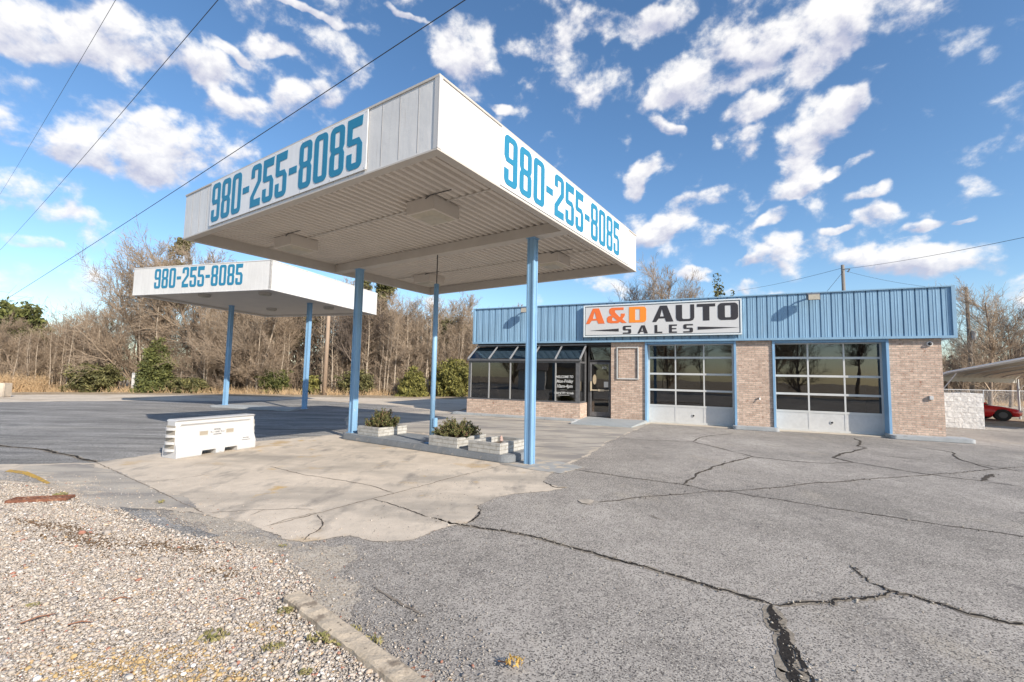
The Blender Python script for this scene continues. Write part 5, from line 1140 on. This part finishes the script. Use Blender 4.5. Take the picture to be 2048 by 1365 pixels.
def car():
    global CAR
    t = thing('red_car', 'shiny red low car partly hidden by the white block wall', 'car', (22.25,22.6,0), -.42); t.scale = (.95,.95,.84)
    m_red = mat('car_red', (.62,.02,.025), .22, spec=.6); m_cg = mat('car_glass', (.015,.017,.02), .08); m_ty = mat('tyre', (.02,.02,.02), .8); m_rim = mat('rim', (.10,.10,.105), .4, metal=.5)
    # lofted body: x, half width, bottom, shoulder height, top height
    st = [(-2.2,.62,.32,.52,.70),(-2.1,.80,.25,.60,.84),(-1.6,.88,.20,.66,.93),(-.9,.90,.19,.68,.94),(0,.90,.19,.66,.90),(.8,.90,.19,.64,.86),(1.5,.88,.20,.58,.77),(2.0,.80,.24,.50,.66),(2.2,.60,.30,.42,.50)]
    def ring(x, w, b, s, tp): return [(x,-w*.92,b),(x,-w,b+.12),(x,-w,s),(x,-w*.93,tp-.03),(x,-w*.6,tp),(x,0,tp+.015),(x,w*.6,tp),(x,w*.93,tp-.03),(x,w,s),(x,w,b+.12),(x,w*.92,b)]
    e = MB(); vs = []; 
    # refine along x
    ss = []
    for p, q in zip(st, st[1:]):
        for k in range(4): ss.append(tuple(p[i]+(q[i]-p[i])*k/4 for i in range(5)))
    ss.append(st[-1])
    for s_ in ss:
        r = ring(*s_); out = []
        for (x, y, z) in r:
            for wx in (-1.38, 1.36):
                dd = abs(x-wx)
                if dd < .36 and z < .36+ .001 and abs(y) > .5: z = max(z, math.sqrt(max(0, .36**2-dd**2))+.30 if dd < .36 else z) if z < .5 else z
            out.append((x, y, z))
        vs += out
    m_ = 11; fs = [(i*m_+k, i*m_+(k+1) % m_, (i+1)*m_+(k+1) % m_, (i+1)*m_+k) for i in range(len(ss)-1) for k in range(m_)]
    fs += [tuple(range(m_-1,-1,-1)), tuple((len(ss)-1)*m_+k for k in range(m_))]
    e.add(vs, fs); e.build('body', m_red, t, smooth=True)
    def loft(rs, name, m):
        e = MB(); k = len(rs[0]); vs = [v for r in rs for v in r]; fs = [(i*k+j, i*k+(j+1) % k, (i+1)*k+(j+1) % k, (i+1)*k+j) for i in range(len(rs)-1) for j in range(k)]+[tuple(range(k-1,-1,-1)), tuple((len(rs)-1)*k+j for j in range(k))]
        e.add(vs, fs); return e.build(name, m, t, smooth=False)
    loft([[(-1.75,-.74,.91),(-1.75,.74,.91),(.95,.76,.86),(.95,-.76,.86)],[(-.95,-.56,1.26),(-.95,.56,1.26),(.15,.56,1.28),(.15,-.56,1.28)]], 'windows', m_cg)
    loft([[(-.98,-.575,1.262),(-.98,.575,1.262),(.18,.575,1.282),(.18,-.575,1.282)],[(-.85,-.50,1.30),(-.85,.50,1.30),(.05,.50,1.315),(.05,-.50,1.315)]], 'roof', m_red)
    for wx in (-1.38, 1.36):
        for wy in (-.80, .80):
            o = MB().tube([(wx,wy-.11,.32),(wx,wy+.11,.32)], .32, 20).build('wheel', m_ty, t)
            MB().tube([(wx,wy-.112,.32),(wx,wy+.112,.32)], .17, 14).build('rim', m_rim, o)
    for wy in (-.62, .62): MB().box(1.98,2.14,wy-.16,wy+.16,.50,.60).build('headlight', mat('headlamp', (.7,.7,.72), .2), t, bevel=.03)
    for wy in (-.55, .55): MB().box(-2.19,-2.12,wy-.2,wy+.2,.60,.72).build('tail_light', mat('tail_lamp', (.35,.01,.01), .2), t)
    MB().box(2.05,2.23,-.45,.45,.28,.36).build('grille', m_black, t)
    for wy in (-.93,.93): MB().box(.55,.75,wy-.08,wy+.08,.90,1.0).build('mirror', m_red, t, bevel=.02)
car()

t = thing('carport', 'open metal carport with curved eaves at the far right', 'carport', (19.5,20.5,0), math.atan2(-.9415,.337))
Wc, Dc, he, hr = 5.8, 6.3, 1.98, 2.77
m_sheet = mat('carport_sheet', (.50,.48,.43), .5, metal=.1, noise=[(1,.06,None)]); m_tube = mat('white_tube', (.75,.75,.74), .4)
prof = [(-.10,he-.25),(-.08,he-.05),(.05,he+.10),(.28,he+.20)]+[(.28+(Wc/2-.28)*i/4, he+.20+(hr-he-.2)*i/4) for i in range(1,5)]
prof = prof+[(Wc-p[0], p[1]) for p in prof[::-1][1:]]
e = MB(); ny = 60; vs = []; k = len(prof)
for j in range(ny+1):
    y = Dc*j/ny; off = .025 if j % 4 in (0, 1) else 0
    for (x, z) in prof: vs.append((x, y, z+.05+off))
e.add(vs, [(j*k+i, j*k+i+1, (j+1)*k+i+1, (j+1)*k+i) for j in range(ny) for i in range(k-1)]); e.build('roof', m_sheet, t)
e = MB(); e.tube([(p[0], -.04, p[1]+.02) for p in prof], .045, 8); e.build('front_trim', m_tube, t, smooth=True)
for j in range(5):
    y = .08+(Dc-.16)*j/4
    e = MB(); e.tube([(p[0], y, p[1]-.03) for p in prof[2:-2]], .03, 6); e.build('arch', m_galv, t)
    for x in ((-.02, Wc+.02) if j in (0, 4) else ()):
        e = MB(); e.box(x-.032, x+.032, y-.032, y+.032, 0, he); e.build('leg', m_galv, t)
        s = 1 if x < 1 else -1; e = MB(); e.tube([(x+s*.03,y,he-.55),(x+s*.55,y,he+.18)], .022, 6); e.build('brace', m_tube, t)
t = thing('chain_fence', 'chain-link fence behind the red car at far right', 'fence', (22,30.5,0), math.atan2(-6,20))
e = MB()
for i in range(9): e.tube([(i*2.6,0,0),(i*2.6,0,1.35)], .03, 6)
e.build('posts', m_galv, t); e = MB(); e.tube([(0,0,1.33),(20.8,0,1.33)], .022, 6); e.build('top_rail', m_galv, t)
S = []
for i in range(260):
    x = i*.08
    S.append((x,0,0,x+1.3 if x < 19.5 else x,0,1.3,.0025,.0025)); S.append((x+1.3 if x < 19.5 else x,0,0,x,0,1.3,.0025,.0025))
o = link('wire_mesh', segs_mesh('wire_mesh', S, m_galv, 3), t)

# small concrete block at the left edge, beyond the lot
t = thing('concrete_block', 'small pale concrete block at the left picture edge', 'block', (-27.3,24.3,0), .3)
MB().box(-.3,.3,-.3,.3,0,.75).build('block', m_conc, t, bevel=.03)
t = thing('electrical_box', 'grey metal utility box standing at the foot of the left bare tree', 'utility box', (-27.3,33.0,0), .2)
MB().box(-.22,.22,-.2,.2,0,1.35).build('cabinet', m_galv, t, bevel=.03); MB().box(-.18,.18,-.215,-.201,.1,1.2).build('door', m_panel, t)

# across the street, behind the viewer: what the shop glass mirrors
m_siding = mat('white_siding', (.62,.61,.58), .8); m_rf = mat('shingle', (.22,.19,.17), .9)
def shed(label, x, y, w, dp, h, rz, m, name='shed'):
    t = thing(name, label, name, (x, y, 0), rz, 'houses across the street')
    MB().box(-w/2,w/2,-dp/2,dp/2,0,h).build('wall', m, t)
    MB().prism([(-dp/2-.3,h+.001),(dp/2+.3,h+.001),(0,h+w*.28)], 'x', -w/2-.3, w/2+.3).build('roof', m_rf, t)
    MB().box(-.5,.5,dp/2,dp/2+.05,0,2.0).build('door', m_char, t)
shed('white gabled shed across the street, seen only as a reflection', -27, -9, 3.2, 3.2, 2.4, -.7, m_siding)
shed('tan house across the street, seen only as a reflection', -27, -16, 9, 6, 2.8, .9, mat('tan_siding', (.42,.34,.25), .8), 'house')
sheet('street', [(-90,-30),(90,-12),(90,-5),(-90,-18)], -.004, m_asph2)
rr = random.Random(9)
for i in range(26):
    x = -62+i*4.6; y = -26-rr.uniform(0,8)+.12*x
    put_tree(K[rr.randrange(6)], x, y, rr.uniform(9,13), rr.uniform(0,6.28), 'bare tree across the street behind the viewer', 'bare trees across the street', sx=1.2)
bpy.context.view_layer.update()
